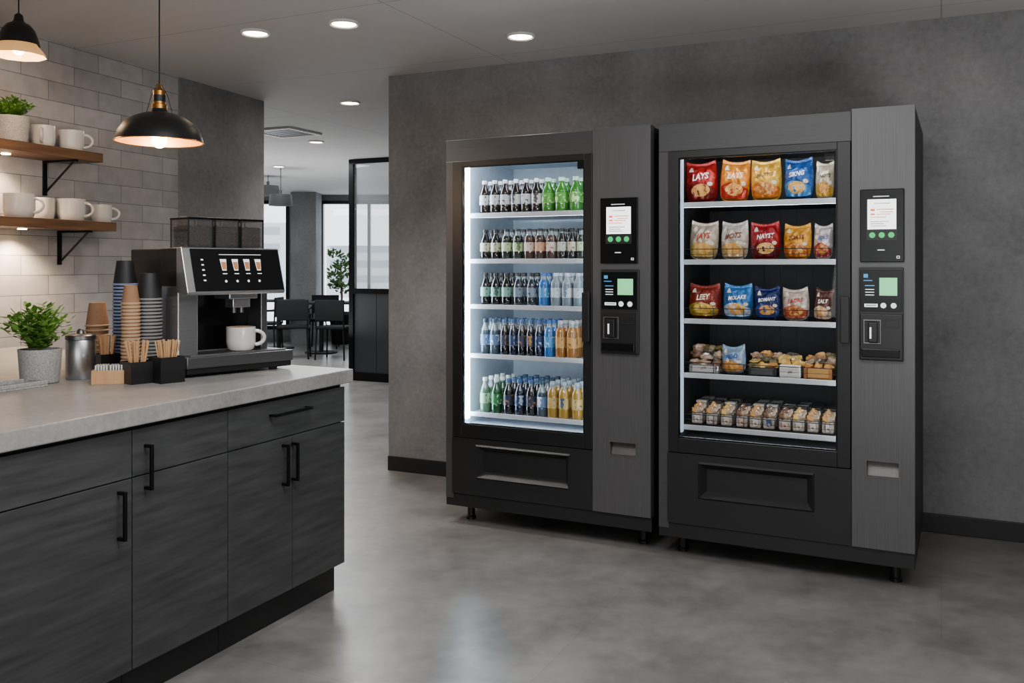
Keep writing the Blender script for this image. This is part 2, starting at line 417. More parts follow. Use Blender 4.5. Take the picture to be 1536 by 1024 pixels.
# ---------------------------------------------------------------- counter
K = Frame((-0.66, 3.745), math.atan2(0.907, 0.42))
L = 2.1; ZT = 0.92; ZB = 0.865
cf = 0.03
def wallx(P, dr):
    k = W.P0[0]*W.n[0]+W.P0[1]*W.n[1]
    t = (k-(P[0]*W.n[0]+P[1]*W.n[1]))/(dr[0]*W.n[0]+dr[1]*W.n[1])-0.02
    return (P[0]+dr[0]*t, P[1]+dr[1]*t)
near = K.w(-L, 0)[:2]
poly = [near, K.P0, wallx(K.P0, (-0.88, 0.475)), wallx(near, K.n)]
o = MB().prism(poly, ZB, ZT).build('worktop', m_top, bevel=0.004)
tag(o, 'light grey concrete worktop running over the dark cabinets', 'worktop')
xe = -0.018
x_cb = K.x(342, cf); x_ba = K.x(198.5, cf)
zd = K.z((343, 674), (341, 681), (200, 714), (196, 716), inset=cf)-0.002
zc0 = 0.118; zc1 = 0.848
def cabinet(xl, xr, label, doors, handle_pix, drawer_handle=None, end=False):
    loc = K.w(xl, cf)
    t = thing('base_cabinet', label, 'cabinet', loc, K.th, 'charcoal base cabinets under the worktop')
    w = xr-xl; g = 0.002
    MB().box(0.001, w-0.001, 0.022, 1.0, zc0, ZB-0.001).build('body', m_cabbody, t)
    MB().box(0.001, w-0.001 if not end else w-0.012, 0.045, 0.98, 0.0, zc0-0.001).build('plinth', m_base, t)
    dr = MB().box(g, w-g, 0, 0.02, zd+g, zc1).build('drawer_front', m_cabh, t, bevel=0.0015)
    ds = []
    for i in range(doors):
        a = w*i/doors; b = w*(i+1)/doors
        if doors == 2: 
            m_ = K.x(439, cf)-xl; a, b = (0, m_) if i == 0 else (m_, w)
        ds.append(MB().box(a+g, b-g, 0, 0.02, zc0, zd-g).build('door', m_cab, t, bevel=0.0015))
    for i, (px, y0, y1) in enumerate(handle_pix):
        lx, z1 = K.at(px, y0, cf-0.03); _, z0 = K.at(px, y1, cf-0.03); lx -= xl
        mb = MB().box(lx-0.005, lx+0.005, -0.034, -0.024, z0, z1).box(lx-0.005, lx+0.005, -0.03, -0.001, z0, z0+0.01).box(lx-0.005, lx+0.005, -0.03, -0.001, z1-0.01, z1)
        mb.build('handle', m_black, ds[i], bevel=0.001)
    if drawer_handle:
        (pa, ya), (pb, yb) = drawer_handle
        la, za = K.at(pa, ya, cf-0.03); lb, zb = K.at(pb, yb, cf-0.03); z = (za+zb)/2; la -= xl; lb -= xl
        MB().box(la, lb, -0.034, -0.024, z-0.005, z+0.005).box(la, la+0.01, -0.03, -0.001, z-0.005, z+0.005).box(lb-0.01, lb, -0.03, -0.001, z-0.005, z+0.005).build('handle', m_black, dr, bevel=0.001)
    if end:
        MB().box(w-0.02, w-0.002, 1.0, 2.05, 0, ZB-0.002).build('end_panel', m_cab, t)
    return t
cabinet(-L+0.02, x_ba, 'near dark cabinet cut off by the left edge, one door handle at its right', 1, [(188, 738, 812)])
cabinet(x_ba, x_cb, 'middle dark cabinet with a single door, its handle reaching up across the drawer seam', 1, [(228, 667, 735)])
cabinet(x_cb, xe, 'far dark cabinet at the worktop end with two doors and a horizontal drawer handle', 2, [(433, 667, 729), (447, 664, 721)], ((413, 624), (469, 611)), True)

# ---------------------------------------------------------------- shelves on tiled wall
def shelf(ptop_l, ptop_r, label, inset=0.25, power=9):
    xr, z1 = W.at(ptop_r[0], ptop_r[1], -inset); zl = W.at(ptop_l[0], ptop_l[1], -inset)[1]
    z = (z1*0.7+zl*0.3)
    t = thing('wall_shelf', label, 'shelf', W.w(xr, 0, z), W.th, 'walnut shelves on the tiled wall')
    MB().box(-2.2, 0, -inset, -0.001, -0.05, 0).build('board', m_wood, t, bevel=0.003)
    bx = -0.17
    for k, x in enumerate((bx, bx-1.1)):
        MB().box(x-0.012, x+0.012, -0.012, -0.001, -0.24, -0.051).box(x-0.012, x+0.012, -inset+0.02, -0.012, -0.062, -0.051).tube([(x, -0.01, -0.225), (x, -inset+0.04, -0.06)], 0.006).build('bracket', m_black, t)
    MB().cyl(-.5, -0.1, -0.056, -0.0505, 0.022).build('puck_light', m_bulb, t)
    l = bpy.data.lights.new('shelf_lamp', 'SPOT'); l.energy = power; l.color = (1, 0.72, 0.46); l.spot_size = math.radians(130); l.spot_blend = 0.7; l.shadow_soft_size = 0.03
    lo = bpy.data.objects.new('lamp', l); COL.objects.link(lo); lo.parent = t; lo.location = (-0.5, -0.1, -0.07)
    return z, t
zs1, sh1 = shelf((0, 205), (155, 231), 'upper walnut shelf on the tiled wall, holding two mugs and a small plant', power=24)
zs2, sh2 = shelf((0, 320), (175, 335), 'lower walnut shelf on the tiled wall, holding a row of four mugs', power=48)

def make_mug(label, loc, rz, r=0.062, h=0.115, handle=True):
    t = thing('mug', label, 'mug', loc, rz, 'white mugs')
    MB().shell([(0.0, 0), (r*0.78, 0), (r*0.9, 0.008), (r, h*0.35), (r, h), (r*0.93, h), (r*0.92, h*0.4), (r*0.8, 0.014), (0, 0.012)], seg=28).build('cup', m_white, t, smooth=True)
    if handle:
        pts = [(r*0.96+0.045*math.sin(a)*h/0.115, 0, h*0.52+h*0.3*math.cos(a)) for a in [PI*i/12 for i in range(13)]]
        MB().tube(pts, 0.0075).build('handle', m_white, t, smooth=True)
    return t
def on_shelf(px, z, inset):
    lx = W.x(px, -inset); return W.w(lx, -inset, z+.001)
make_mug('white mug on the upper shelf next to the plant, handle hidden', on_shelf(64, zs1, .12), W.th-2.4, 0.062, 0.118, True)
make_mug('white mug nearest the end of the upper shelf', on_shelf(107, zs1, .12), W.th-PI/2+0.5, 0.068, 0.118)
make_mug('large white mug at the left of the lower shelf under the plant pot', on_shelf(29, zs2, .14), W.th-PI/2+0.4, 0.075, 0.125)
make_mug('white mug half hidden behind its neighbours on the lower shelf', on_shelf(64, zs2, .07), W.th+1.2, 0.06, 0.12, False)
make_mug('white mug with side handle, third from the left on the lower shelf', on_shelf(107, zs2, .14), W.th-PI/2+0.4, 0.073, 0.12)
make_mug('small white mug nearest the end of the lower shelf', on_shelf(152, zs2, .10), W.th-PI/2+0.6, 0.058, 0.105)

def leaves(mb, c, R, H, n, size, seed, up=0.4):
    rnd = random.Random(seed)
    for i in range(n):
        a = rnd.uniform(0, 2*PI); rr = math.sqrt(rnd.random())
        zz = rnd.random()
        rad = R*rr*(0.6+0.4*math.sin(PI*min(1, zz+0.1)))
        p = Vector((c[0]+rad*math.cos(a), c[1]+rad*math.sin(a), c[2]+H*zz*(1-0.3*rr)))
        dr = Vector((math.cos(a)+rnd.uniform(-.7,.7), math.sin(a)+rnd.uniform(-.7,.7), rnd.uniform(-0.3, 1)+up)).normalized()
        sd = dr.cross(Vector((rnd.uniform(-1,1), rnd.uniform(-1,1), rnd.uniform(-.2,1)))).normalized(); nn = dr.cross(sd)
        s = size*rnd.uniform(0.6, 1.3)
        pts = [p, p+dr*s*0.35+sd*s*0.24+nn*s*.06, p+dr*s*0.75+sd*s*0.18, p+dr*s, p+dr*s*0.75-sd*s*0.18, p+dr*s*0.35-sd*s*0.24+nn*s*.06, p+dr*s*0.5-nn*s*.08]
        mb.add(pts, [(0,1,6),(1,2,6),(2,3,6),(3,4,6),(4,5,6),(5,0,6)])
    return mb
def stems(mb, c, R, H, n, seed, r=0.002):
    rnd = random.Random(seed)
    for i in range(n):
        a = rnd.uniform(0, 2*PI); q = R*rnd.uniform(.2, .9)
        mb.tube([c, (c[0]+q*.4*math.cos(a), c[1]+q*.4*math.sin(a), c[2]+H*.5), (c[0]+q*math.cos(a), c[1]+q*math.sin(a), c[2]+H*rnd.uniform(.7,.95))], r, 5)
    return mb
def sprigs(mb, c, R, H, n, size, seed):
    """leafy shoots: pairs of small leaves along arching stems"""
    rnd = random.Random(seed)
    for i in range(n):
        a = rnd.uniform(0, 2*PI); q = R*rnd.uniform(.1, 1); hh = H*rnd.uniform(.5, 1)*(1-.3*q/R)
        for j in range(8):
            f = .2+.8*j/7
            base = Vector((c[0]+q*f*math.cos(a), c[1]+q*f*math.sin(a), c[2]+hh*f))
            for sgn in (-1, 1):
                b = a+sgn*rnd.uniform(.7, 1.6)+j
                dr = Vector((math.cos(b), math.sin(b), rnd.uniform(.1, .9))).normalized()
                sd = dr.cross(Vector((0,0,1))).normalized(); nn = dr.cross(sd); s = size*rnd.uniform(.7, 1.2)
                mb.add([base, base+dr*s*.4+sd*s*.27, base+dr*s*.8+sd*s*.16, base+dr*s, base+dr*s*.8-sd*s*.16, base+dr*s*.4-sd*s*.27, base+dr*s*.5+nn*s*.08], [(0,1,6),(1,2,6),(2,3,6),(3,4,6),(4,5,6),(5,0,6)])
    return mb
def plant(name, label, loc, pr, ph, fr, fh, n, size, seed):
    t = thing(name, label, 'plant', loc)
    MB().shell([(0,0),(pr*.82,0),(pr*.88,.004),(pr,ph),(pr*.9,ph),(pr*.86,ph*.85),(0,ph*.85)], seg=28).build('pot', m_stone, t, smooth=True)
    MB().cyl(0,0,ph*.851,ph*.88,pr*.85).build('soil', m_soil, t)
    stems(MB(), (0,0,ph*.88), fr, fh, 16, seed).build('stem', m_leaf, t)
    sprigs(MB(), (0,0,ph*.9), fr, fh, n, size, seed).build('foliage', m_leaf, t, smooth=True)
    return t
plant('potted_plant', 'bushy green herb in a white stone pot on the upper shelf', on_shelf(17, zs1, .15), .088, .13, .1, .115, 90, .026, 3)
x, y = atY(60, 3.30)
plant('potted_plant', 'leafy green plant in a speckled stone pot on the worktop', (x, y, ZT), .074, .125, .135, .185, 70, .034, 5)

# ---------------------------------------------------------------- pendants
def pendant_main():
    Y = 3.86; x = (239-CX)/F*Y; zr = zat(213, Y)
    t = thing('pendant_lamp', 'black dome pendant lamp with gold lining over the worktop', 'pendant lamp', (x, Y, zr))
    R = 63/F*Y
    prof = [(R, 0), (R*.985, .016), (R*.93, .045), (R*.80, .078), (R*.6, .104), (R*.38, .12), (R*.22, .126), (R*.17, .145)]
    s = MB().shell(prof, seg=48).build('shade', m_blackp, t, smooth=True)
    MB().shell([(r*.985-.001, z-.001 if i else z+.001) for i, (r, z) in enumerate(prof)], seg=48).build('shade_lining', m_goldglow, s, smooth=True)
    MB().tube([((R)*math.cos(a), (R)*math.sin(a), 0) for a in [2*PI*i/48 for i in range(49)]], .0025, 6).build('rim', m_brass, s, smooth=True)
    MB().lathe([(R*.18,.14),(R*.18,.16),(R*.145,.163),(R*.145,.218),(R*.11,.224),(R*.05,.235),(R*.03,.25)], seg=24).build('socket_cap', m_brass, t, smooth=True)
    MB().lathe([(R*.152,.172),(R*.152,.2)], seg=24).build('socket_band', m_blackp, t)
    MB().tube([(-.055,0,.125),(-.035,0,.2),(-.008,0,.25)], .0015, 6).build('wire_brace', m_black, t)
    MB().tube([(.055,0,.125),(.035,0,.2),(.008,0,.25)], .0015, 6).build('wire_brace', m_black, t)
    MB().tube([(0,0,.245),(0,0,CEIL-zr-.03)], .003, 8).build('cord', m_black, t)
    MB().cyl(0,0,CEIL-zr-.032,CEIL-zr-.001,.05).build('ceiling_rose', m_black, t)
    MB().ball((0,0,.006), .032).build('bulb', m_bulb, t, smooth=True)
    l = bpy.data.lights.new('pendant_light', 'POINT'); l.energy = 16; l.color = (1,.72,.46); l.shadow_soft_size = .04
    lo = bpy.data.objects.new('lamp', l); COL.objects.link(lo); lo.parent = t; lo.location = (0,0,-.035)
pendant_main()
Y = 4.2; x = (28-CX)/F*Y; zr = zat(84, Y)
t = thing('pendant_lamp', 'small pendant with black cap and cream flared glass in the top left corner', 'pendant lamp', (x, Y, zr))
MB().shell([(.118,0),(.112,.02),(.085,.05),(.068,.075)], seg=10).build('glass_shade', m_cream, t)
MB().shell([(.09,.052),(.082,.085),(.07,.12),(.05,.145),(.03,.155),(.022,.165),(.018,.19),(.006,.2)], seg=40).build('shade', m_blackp, t, smooth=True)
MB().ball((0,0,.03),.026).build('bulb', m_bulb, t, smooth=True)
MB().tube([(0,0,.19),(0,0,CEIL-zr-.01)], .003).build('cord', m_black, t)
l = bpy.data.lights.new('pendant_light', 'POINT'); l.energy = 9; l.color = (1,.72,.46); l.shadow_soft_size = .04
lo = bpy.data.objects.new('lamp', l); COL.objects.link(lo); lo.parent = t; lo.location = (0,0,-.03)

# ---------------------------------------------------------------- coffee machine
CMf = Frame((-1.235, 3.42), math.radians(48.4))
t = thing('coffee_machine', 'black and steel bean-to-cup coffee machine with a tilted touch screen', 'coffee machine', (CMf.P0[0], CMf.P0[1], ZT), CMf.th)
Wc = .468; D = .47; H = .5; Wp = .43
for (a, b) in ((.05,.06),(Wc-.05,.06),(.05,D-.05),(Wc-.05,D-.05)):
    MB().cyl(a, b, 0, .021, .018).build('foot', m_blackp, t)
MB().box(0, Wc, 0, D, .012, .05).build('base', m_blackp, t, bevel=.004)
dt = MB().box(-.004, Wc+.004, -.008, .2, .035, .078).build('drip_tray', m_dsteel, t, bevel=.003)
mb = MB()
for k in range(22): mb.box(.03+k*.0188, .038+k*.0188, .015, .185, .078, .083)
mb.box(.02, Wc-.02, .01, .018, .078, .085).box(.02, Wc-.02, .182, .19, .078, .085)
mb.build('drip_grille', m_steel, dt)
MB().box(.005, Wc-.05, .2, D, .061, H-.003).build('body', m_blackp, t, bevel=.006)
MB().box(.0, .085, .07, .199, .079, H-.15).build('steel_column', m_steel, t, bevel=.004)
MB().box(.38, .412, .09, .199, .079, H-.15).build('side_column', m_dsteel, t, bevel=.004)
MB().box(.086, .379, .19, .199, .079, H-.15).build('splash_panel', m_blackg, t)
MB().box(.0, Wp-.01, .07, .205, H-.15, H-.002).build('head', m_blackp, t, bevel=.004)
sp = MB().xprism([(-.012, H-.175), (-.004, H-.185), (.075, H-.175), (.075, H-.002), (.04, H)], -.004, Wp).build('control_panel', m_steel, t, bevel=.003)
def tilt(z):
    f = (z-(H-.175))/.175
    return -.012+f*.052
def tpatch(x0, x1, z0, z1, off): 
    return MB().add([(x0, tilt(z0)-off, z0), (x1, tilt(z0)-off, z0), (x1, tilt(z1)-off, z1), (x0, tilt(z1)-off, z1)], [(0,1,2,3)])
tpatch(.03, Wp-.005, H-.17, H-.005, .001).build('touch_screen', m_blackg, sp)
for k in range(4):
    cx_ = .165+k*.052
    z0, z1 = H-.09, H-.045
    MB().add([(cx_-.009, tilt(z0)-.002, z0), (cx_+.009, tilt(z0)-.002, z0), (cx_+.014, tilt(z1)-.002, z1), (cx_-.014, tilt(z1)-.002, z1)], [(0,1,2,3)]).build('drink_icon', m_icon, sp)
    z0, z1 = H-.086, H-.056
    MB().add([(cx_-.008, tilt(z0)-.003, z0), (cx_+.008, tilt(z0)-.003, z0), (cx_+.011, tilt(z1)-.003, z1), (cx_-.011, tilt(z1)-.003, z1)], [(0,1,2,3)]).build('drink_icon_fill', m_iconc, sp)
    tpatch(cx_-.01, cx_+.01, H-.104, H-.101, .002).build('icon_caption', m_icon, sp)
tpatch(.15, .34, H-.028, H-.026, .002).build('screen_line', m_icon, sp)
for k in range(5): tpatch(.07, .08, H-.05-k*.02, H-.045-k*.02, .002).build('side_icon', m_icon, sp)
for k in range(4):
    cx_ = .165+k*.05; zc = H-.132; n = 12
    MB().add([(cx_+.005*math.cos(2*PI*i/n), tilt(zc+.005*math.sin(2*PI*i/n))-.002, zc+.005*math.sin(2*PI*i/n)) for i in range(n)], [tuple(range(n))]).build('screen_button', m_icon, sp)
MB().box(.2, .33, .035, .15, H-.205, H-.165).build('group_head', m_steel, t, bevel=.004)
gs = MB().box(.225, .305, .05, .11, H-.24, H-.205).build('spout', m_steel, t, bevel=.003)
for xx in (.248, .282): MB().cyl(xx, .08, H-.262, H-.2405, .009).build('nozzle', m_dsteel, gs)
for k in range(3):
    a = .055+k*.116; b = a+.104; hh = .112
    hp = MB().box(a, a+.003, .09, .23, H+.001, H+hh).box(b-.003, b, .09, .23, H+.001, H+hh).box(a+.003, b-.003, .09, .093, H+.001, H+hh).box(a+.003, b-.003, .227, .23, H+.001, H+hh).build('bean_hopper', m_hglass, t)
    mb = MB()
    for (ex, ey) in ((a-.001,.089),(b-.003,.089),(a-.001,.227),(b-.003,.227)): mb.box(ex, ex+.004, ey, ey+.004, H+.001, H+hh)
    mb.build('hopper_corner', m_blackp, hp)
    bm_ = MB(); rnd = random.Random(k)
    bm_.box(a+.008, b-.008, .102, .22, H+.004, H+.076)
    for q in range(330):
        m3 = q % 3
        if m3 == 0: pos = (rnd.uniform(a+.012, b-.012), rnd.uniform(.105,.215), H+.078+rnd.uniform(0,.008))
        elif m3 == 1: pos = (rnd.uniform(a+.012, b-.012), .1015, H+rnd.uniform(.008,.082))
        else: pos = (a+.0115, rnd.uniform(.105,.215), H+rnd.uniform(.008,.082))
        bm_.ball(pos, .0075, 1.1, .6, .75, 6)
    bm_.build('coffee_beans', m_beans, hp, smooth=True)['kind'] = 'stuff'
    MB().box(a-.003, b+.003, .087, .233, H+hh, H+hh+.009).build('hopper_lid', m_blackg, hp, bevel=.002)
p = CMf.w(.28, .08)
mg = make_mug('white coffee cup full of milky coffee on the drip tray', (p[0], p[1], ZT+.0855), CMf.th-.5, .058, .094)
MB().cyl(0,0,.085,.0935,.0535,seg=28).build('coffee', m_coffee, mg)

# ---------------------------------------------------------------- counter items
def cup_stack(px, Y, r, ztop, mat, rim, label, group, pitch=.0135):
    x, y = atY(px, Y); ch = r*2.1
    n = max(1, int((ztop-ZT-ch)/pitch)+1)
    t = thing('paper_cup', label, 'paper cup', (x, y, ZT), 0, group)
    MB().shell([(r*.98, 0.002), (r*.70, ch-.004), (r*.68, ch), (0, ch-.001)], seg=24).build('cup_wall', mat, t, smooth=True)
    MB().shell([(r*.94,.001),(r*1.03,.0),(r*1.04,.005),(r*.98,.0075)], seg=24).build('rim', rim, t, smooth=True)
    for k in range(1, n):
        dup(t, label, (x+random.uniform(-.0006,.0006), y, ZT+k*pitch), 0)
cup_stack(188, 3.62, .047, zat(388, 3.62), m_cupblk, m_rimblue, 'upturned black paper cup with pale blue rim in the tallest stack', 'black cups with blue rims')
cup_stack(223, 3.49, .049, zat(408, 3.49), m_cupblk, m_rimgrey, 'upturned black paper cup with grey rim in the stack touching coffee machine', 'black cups with grey rims')
cup_stack(196, 3.41, .034, zat(426, 3.41), m_kraft, m_kraftrim, 'narrow upturned brown kraft cup in the tall brown stack', 'kraft cups in the tall stack')
cup_stack(146, 3.72, .046, zat(447, 3.72), m_kraft, m_kraftrim, 'upturned brown kraft cup in the shorter stack behind the stirrers', 'kraft cups in the short stack', .02)

x, y = atY(121, 3.42)
t = thing('steel_canister', 'brushed steel canister with lid between the plant and the stirrers', 'canister', (x, y, ZT))
MB().lathe([(.05,0),(.053,.004),(.053,.145),(.05,.15)], seg=32).build('body', m_steel, t, smooth=True)
MB().lathe([(.054,.1505),(.054,.165),(.048,.17),(.015,.172),(.012,.185),(.006,.19)], seg=32).build('lid', m_dsteel, t, smooth=True)
def stirrer_box(px, Y, label, n, seed, s=.046, h=.09):
    x, y = atY(px, Y)
    t = thing('stirrer_holder', 'black square holder '+label, 'holder', (x, y, ZT), CMf.th, 'black stirrer holders')
    MB().box(-s, s, -s, -s+.004, 0, h).box(-s, s, s-.004, s, 0, h).box(-s, -s+.004, -s+.004, s-.004, 0, h).box(s-.004, s, -s+.004, s-.004, 0, h).box(-s+.004, s-.004, -s+.004, s-.004, 0, .005).build('box', m_blackp, t)
    rnd = random.Random(seed); st = None
    for k in range(n):
        a = rnd.uniform(0, 2*PI); q = rnd.uniform(.2, 1)*.018
        bx, by = q*math.cos(a), q*math.sin(a)
        lab = 'thin wooden stirrer standing in the black holder '+label
        loc = (x+bx*math.cos(CMf.th)-by*math.sin(CMf.th), y+bx*math.sin(CMf.th)+by*math.cos(CMf.th), ZT+.006)
        if st is None:
            st = MB().box(-.0028,.0028,-.001,.001,0,.15).build('wooden_stirrer', m_lwood); tag(st, lab, 'stirrer', 'stirrers in the holder '+label)
            o = st
        else:
            o = st.copy(); COL.objects.link(o)
        o.location = loc; d = rnd.uniform(.04, .2); aw = a+CMf.th
        o.rotation_euler = (-math.sin(aw)*d, math.cos(aw)*d, 0)
stirrer_box(160, 3.53, 'behind the little wooden box', 26, 1, .04, .085)
stirrer_box(206, 3.30, 'in front of the tall brown cup stack', 20, 2, .045, .08)
stirrer_box(250, 3.325, 'beside the coffee machine base', 20, 3, .047, .095)
x, y = atY(164, 3.29)
t = thing('sachet_box', 'small light wooden box of white sachets on the worktop', 'box', (x, y, ZT), math.radians(15))
MB().box(-.055,.055,-.035,-.029,0,.05).box(-.055,.055,.029,.035,0,.05).box(-.055,-.049,-.029,.029,0,.05).box(.049,.055,-.029,.029,0,.05).box(-.049,.049,-.029,.029,0,.006).box(-.003,.003,-.029,.029,.006,.045).build('box', m_lwood, t, bevel=.001)
o0 = None
for k in range(10):
    a = -.042+k*.0092 if k < 5 else -.042+k*.0092+.004
    loc = (x+a*math.cos(math.radians(15)), y+a*math.sin(math.radians(15)), ZT+.0065)
    if o0 is None:
        o0 = MB().box(-.003,.003,-.024,.024,0,.062).build('sugar_sachet', m_white, bevel=.001); o = o0
        tag(o, 'white paper sachet standing in the little wooden box', 'sachet', 'sachets in the wooden box')
    else: o = o0.copy(); COL.objects.link(o)
    o.location = loc; o.rotation_euler = (0, 0, math.radians(15))
x, y = atY(8, 3.12)
t = thing('tray', 'shallow grey concrete tray at the left edge of the worktop', 'tray', (x, y, ZT), K.th+PI/2)
MB().box(-.06,.06,-.12,.12, 0, .008).box(-.06,-.052,-.12,.12,.008,.022).box(.052,.06,-.12,.12,.008,.022).box(-.052,.052,-.12,-.112,.008,.022).box(-.052,.052,.112,.12,.008,.022).build('tray_body', m_stone, t, bevel=.002)

# ---------------------------------------------------------------- vending machines
TH = math.radians(-26.5)
DEP = .88; HM = 2.005
def control_unit(root, fr, sx0, sx1, sy0, sy1, rx0, rx1, ry0, ry1):
    x0, z1 = fr.at(sx0, sy0); x1, z0 = fr.at(sx1, sy1); z1 = (z1+fr.at(sx1, sy0+0)[1])/2; z0 = (z0+fr.at(sx0, sy1)[1])/2
    yf = -.013
    w = x1-x0; h = z1-z0
    sc = MB().box(x0, x1, yf-.012, yf-.0005, z0, z1).build('payment_screen', m_blackg, root, bevel=.003)
    X = lambda u: x0+u*w
    Z = lambda v: z0+v*h
    y = yf-.0126
    MB().box(X(.17), X(.82), y-.0005, y, Z(.45), Z(.86)).build('display', m_screenw, sc)
    MB().box(X(.15), X(.84), y-.0004, y, Z(.3), Z(.44)).build('button_bar', m_machd, sc)
    for (a, b, v, hh) in ((.24,.34,.70,.03),(.38,.76,.715,.012),(.46,.74,.68,.01),(.24,.34,.645,.022),(.38,.7,.65,.01),(.24,.6,.61,.01)):
        MB().box(X(a), X(b), y-.001, y-.0006, Z(v), Z(v+hh)).build('display_text', m_red, sc)
    for (a, b, v) in ((.32,.68,.80),(.24,.66,.55),(.24,.55,.52),(.24,.6,.49)):
        MB().box(X(a), X(b), y-.001, y-.0006, Z(v), Z(v+.009)).build('display_fine_print', m_dsteel, sc)
    for k in range(3): MB().disc(X(.28+k*.215), Z(.37), y-.0015, w*.07).build('green_button', m_grn, sc)
    MB().box(X(.3), X(.66), y-.0006, y, Z(.895), Z(.905)).build('header_line', m_icon, sc)
    MB().box(X(.4), X(.56), y-.0006, y, Z(.16), Z(.172)).build('footer_mark', m_icon, sc)
    MB().frame(X(.83), X(.9), Z(.05), Z(.085), w*.012, y-.0006, y).build('corner_mark', m_icon, sc)
    x0, z1 = fr.at(rx0, ry0); x1, z0 = fr.at(rx1, ry1); z1 = (z1+fr.at(rx1, ry0)[1])/2; z0 = (z0+fr.at(rx0, ry1)[1])/2
    w = x1-x0; h = z1-z0
    rd = MB().box(x0, x1, yf-.016, yf-.0005, z0, z1).build('card_reader', m_machd, root, bevel=.003)
    y = yf-.0165
    MB().box(X(.03), X(.97), y-.003, y, Z(.53), Z(.97)).build('reader_panel', m_blackg, rd, bevel=.001)
    MB().box(X(.46), X(.86), y-.0045, y-.0031, Z(.70), Z(.89)).build('green_display', m_lcd, rd)
    for (a, b, c, d) in ((.1,.2,.89,.93),(.1,.3,.855,.865),(.13,.35,.80,.81)): MB().box(X(a), X(b), y-.0038, y-.0031, Z(c), Z(d)).build('blue_mark', m_blueic, rd)
    for v in (.76,.73,.70): MB().box(X(.14), X(.34), y-.0038, y-.0031, Z(v), Z(v+.008)).build('text_line', m_icon, rd)
    MB().frame(X(.12), X(.42), Z(.575), Z(.61), w*.03, y-.0038, y-.0031).build('key_frame', m_icon, rd)
    for u in (.55,.78): MB().disc(X(u), Z(.593), y-.0045, w*.065).build('round_button', m_icon, rd)
    MB().box(X(.02), X(.98), y-.008, y, Z(.01), Z(.5)).build('coin_module', m_blackp, rd, bevel=.003)
    s_ = MB().frame(X(.1), X(.5), Z(.18), Z(.44), .005, y-.016, y-.008).build('card_slot', m_dsteel, rd, bevel=.001)
    MB().box(X(.22), X(.42), y-.03, y-.009, Z(.2), Z(.41)).build('slot_guide', m_blackp, s_, bevel=.003)
    MB().box(X(.25), X(.29), y-.031, y-.0301, Z(.24), Z(.36)).build('slot_mark', m_icon, s_)
    MB().frame(X(.58), X(.9), Z(.36), Z(.45), .004, y-.012, y-.008).build('coin_slot', m_machside, rd)
    MB().box(X(.06), X(.92), y-.02, y-.009, Z(.04), Z(.13)).build('receipt_tray', m_blackg, rd, bevel=.003)

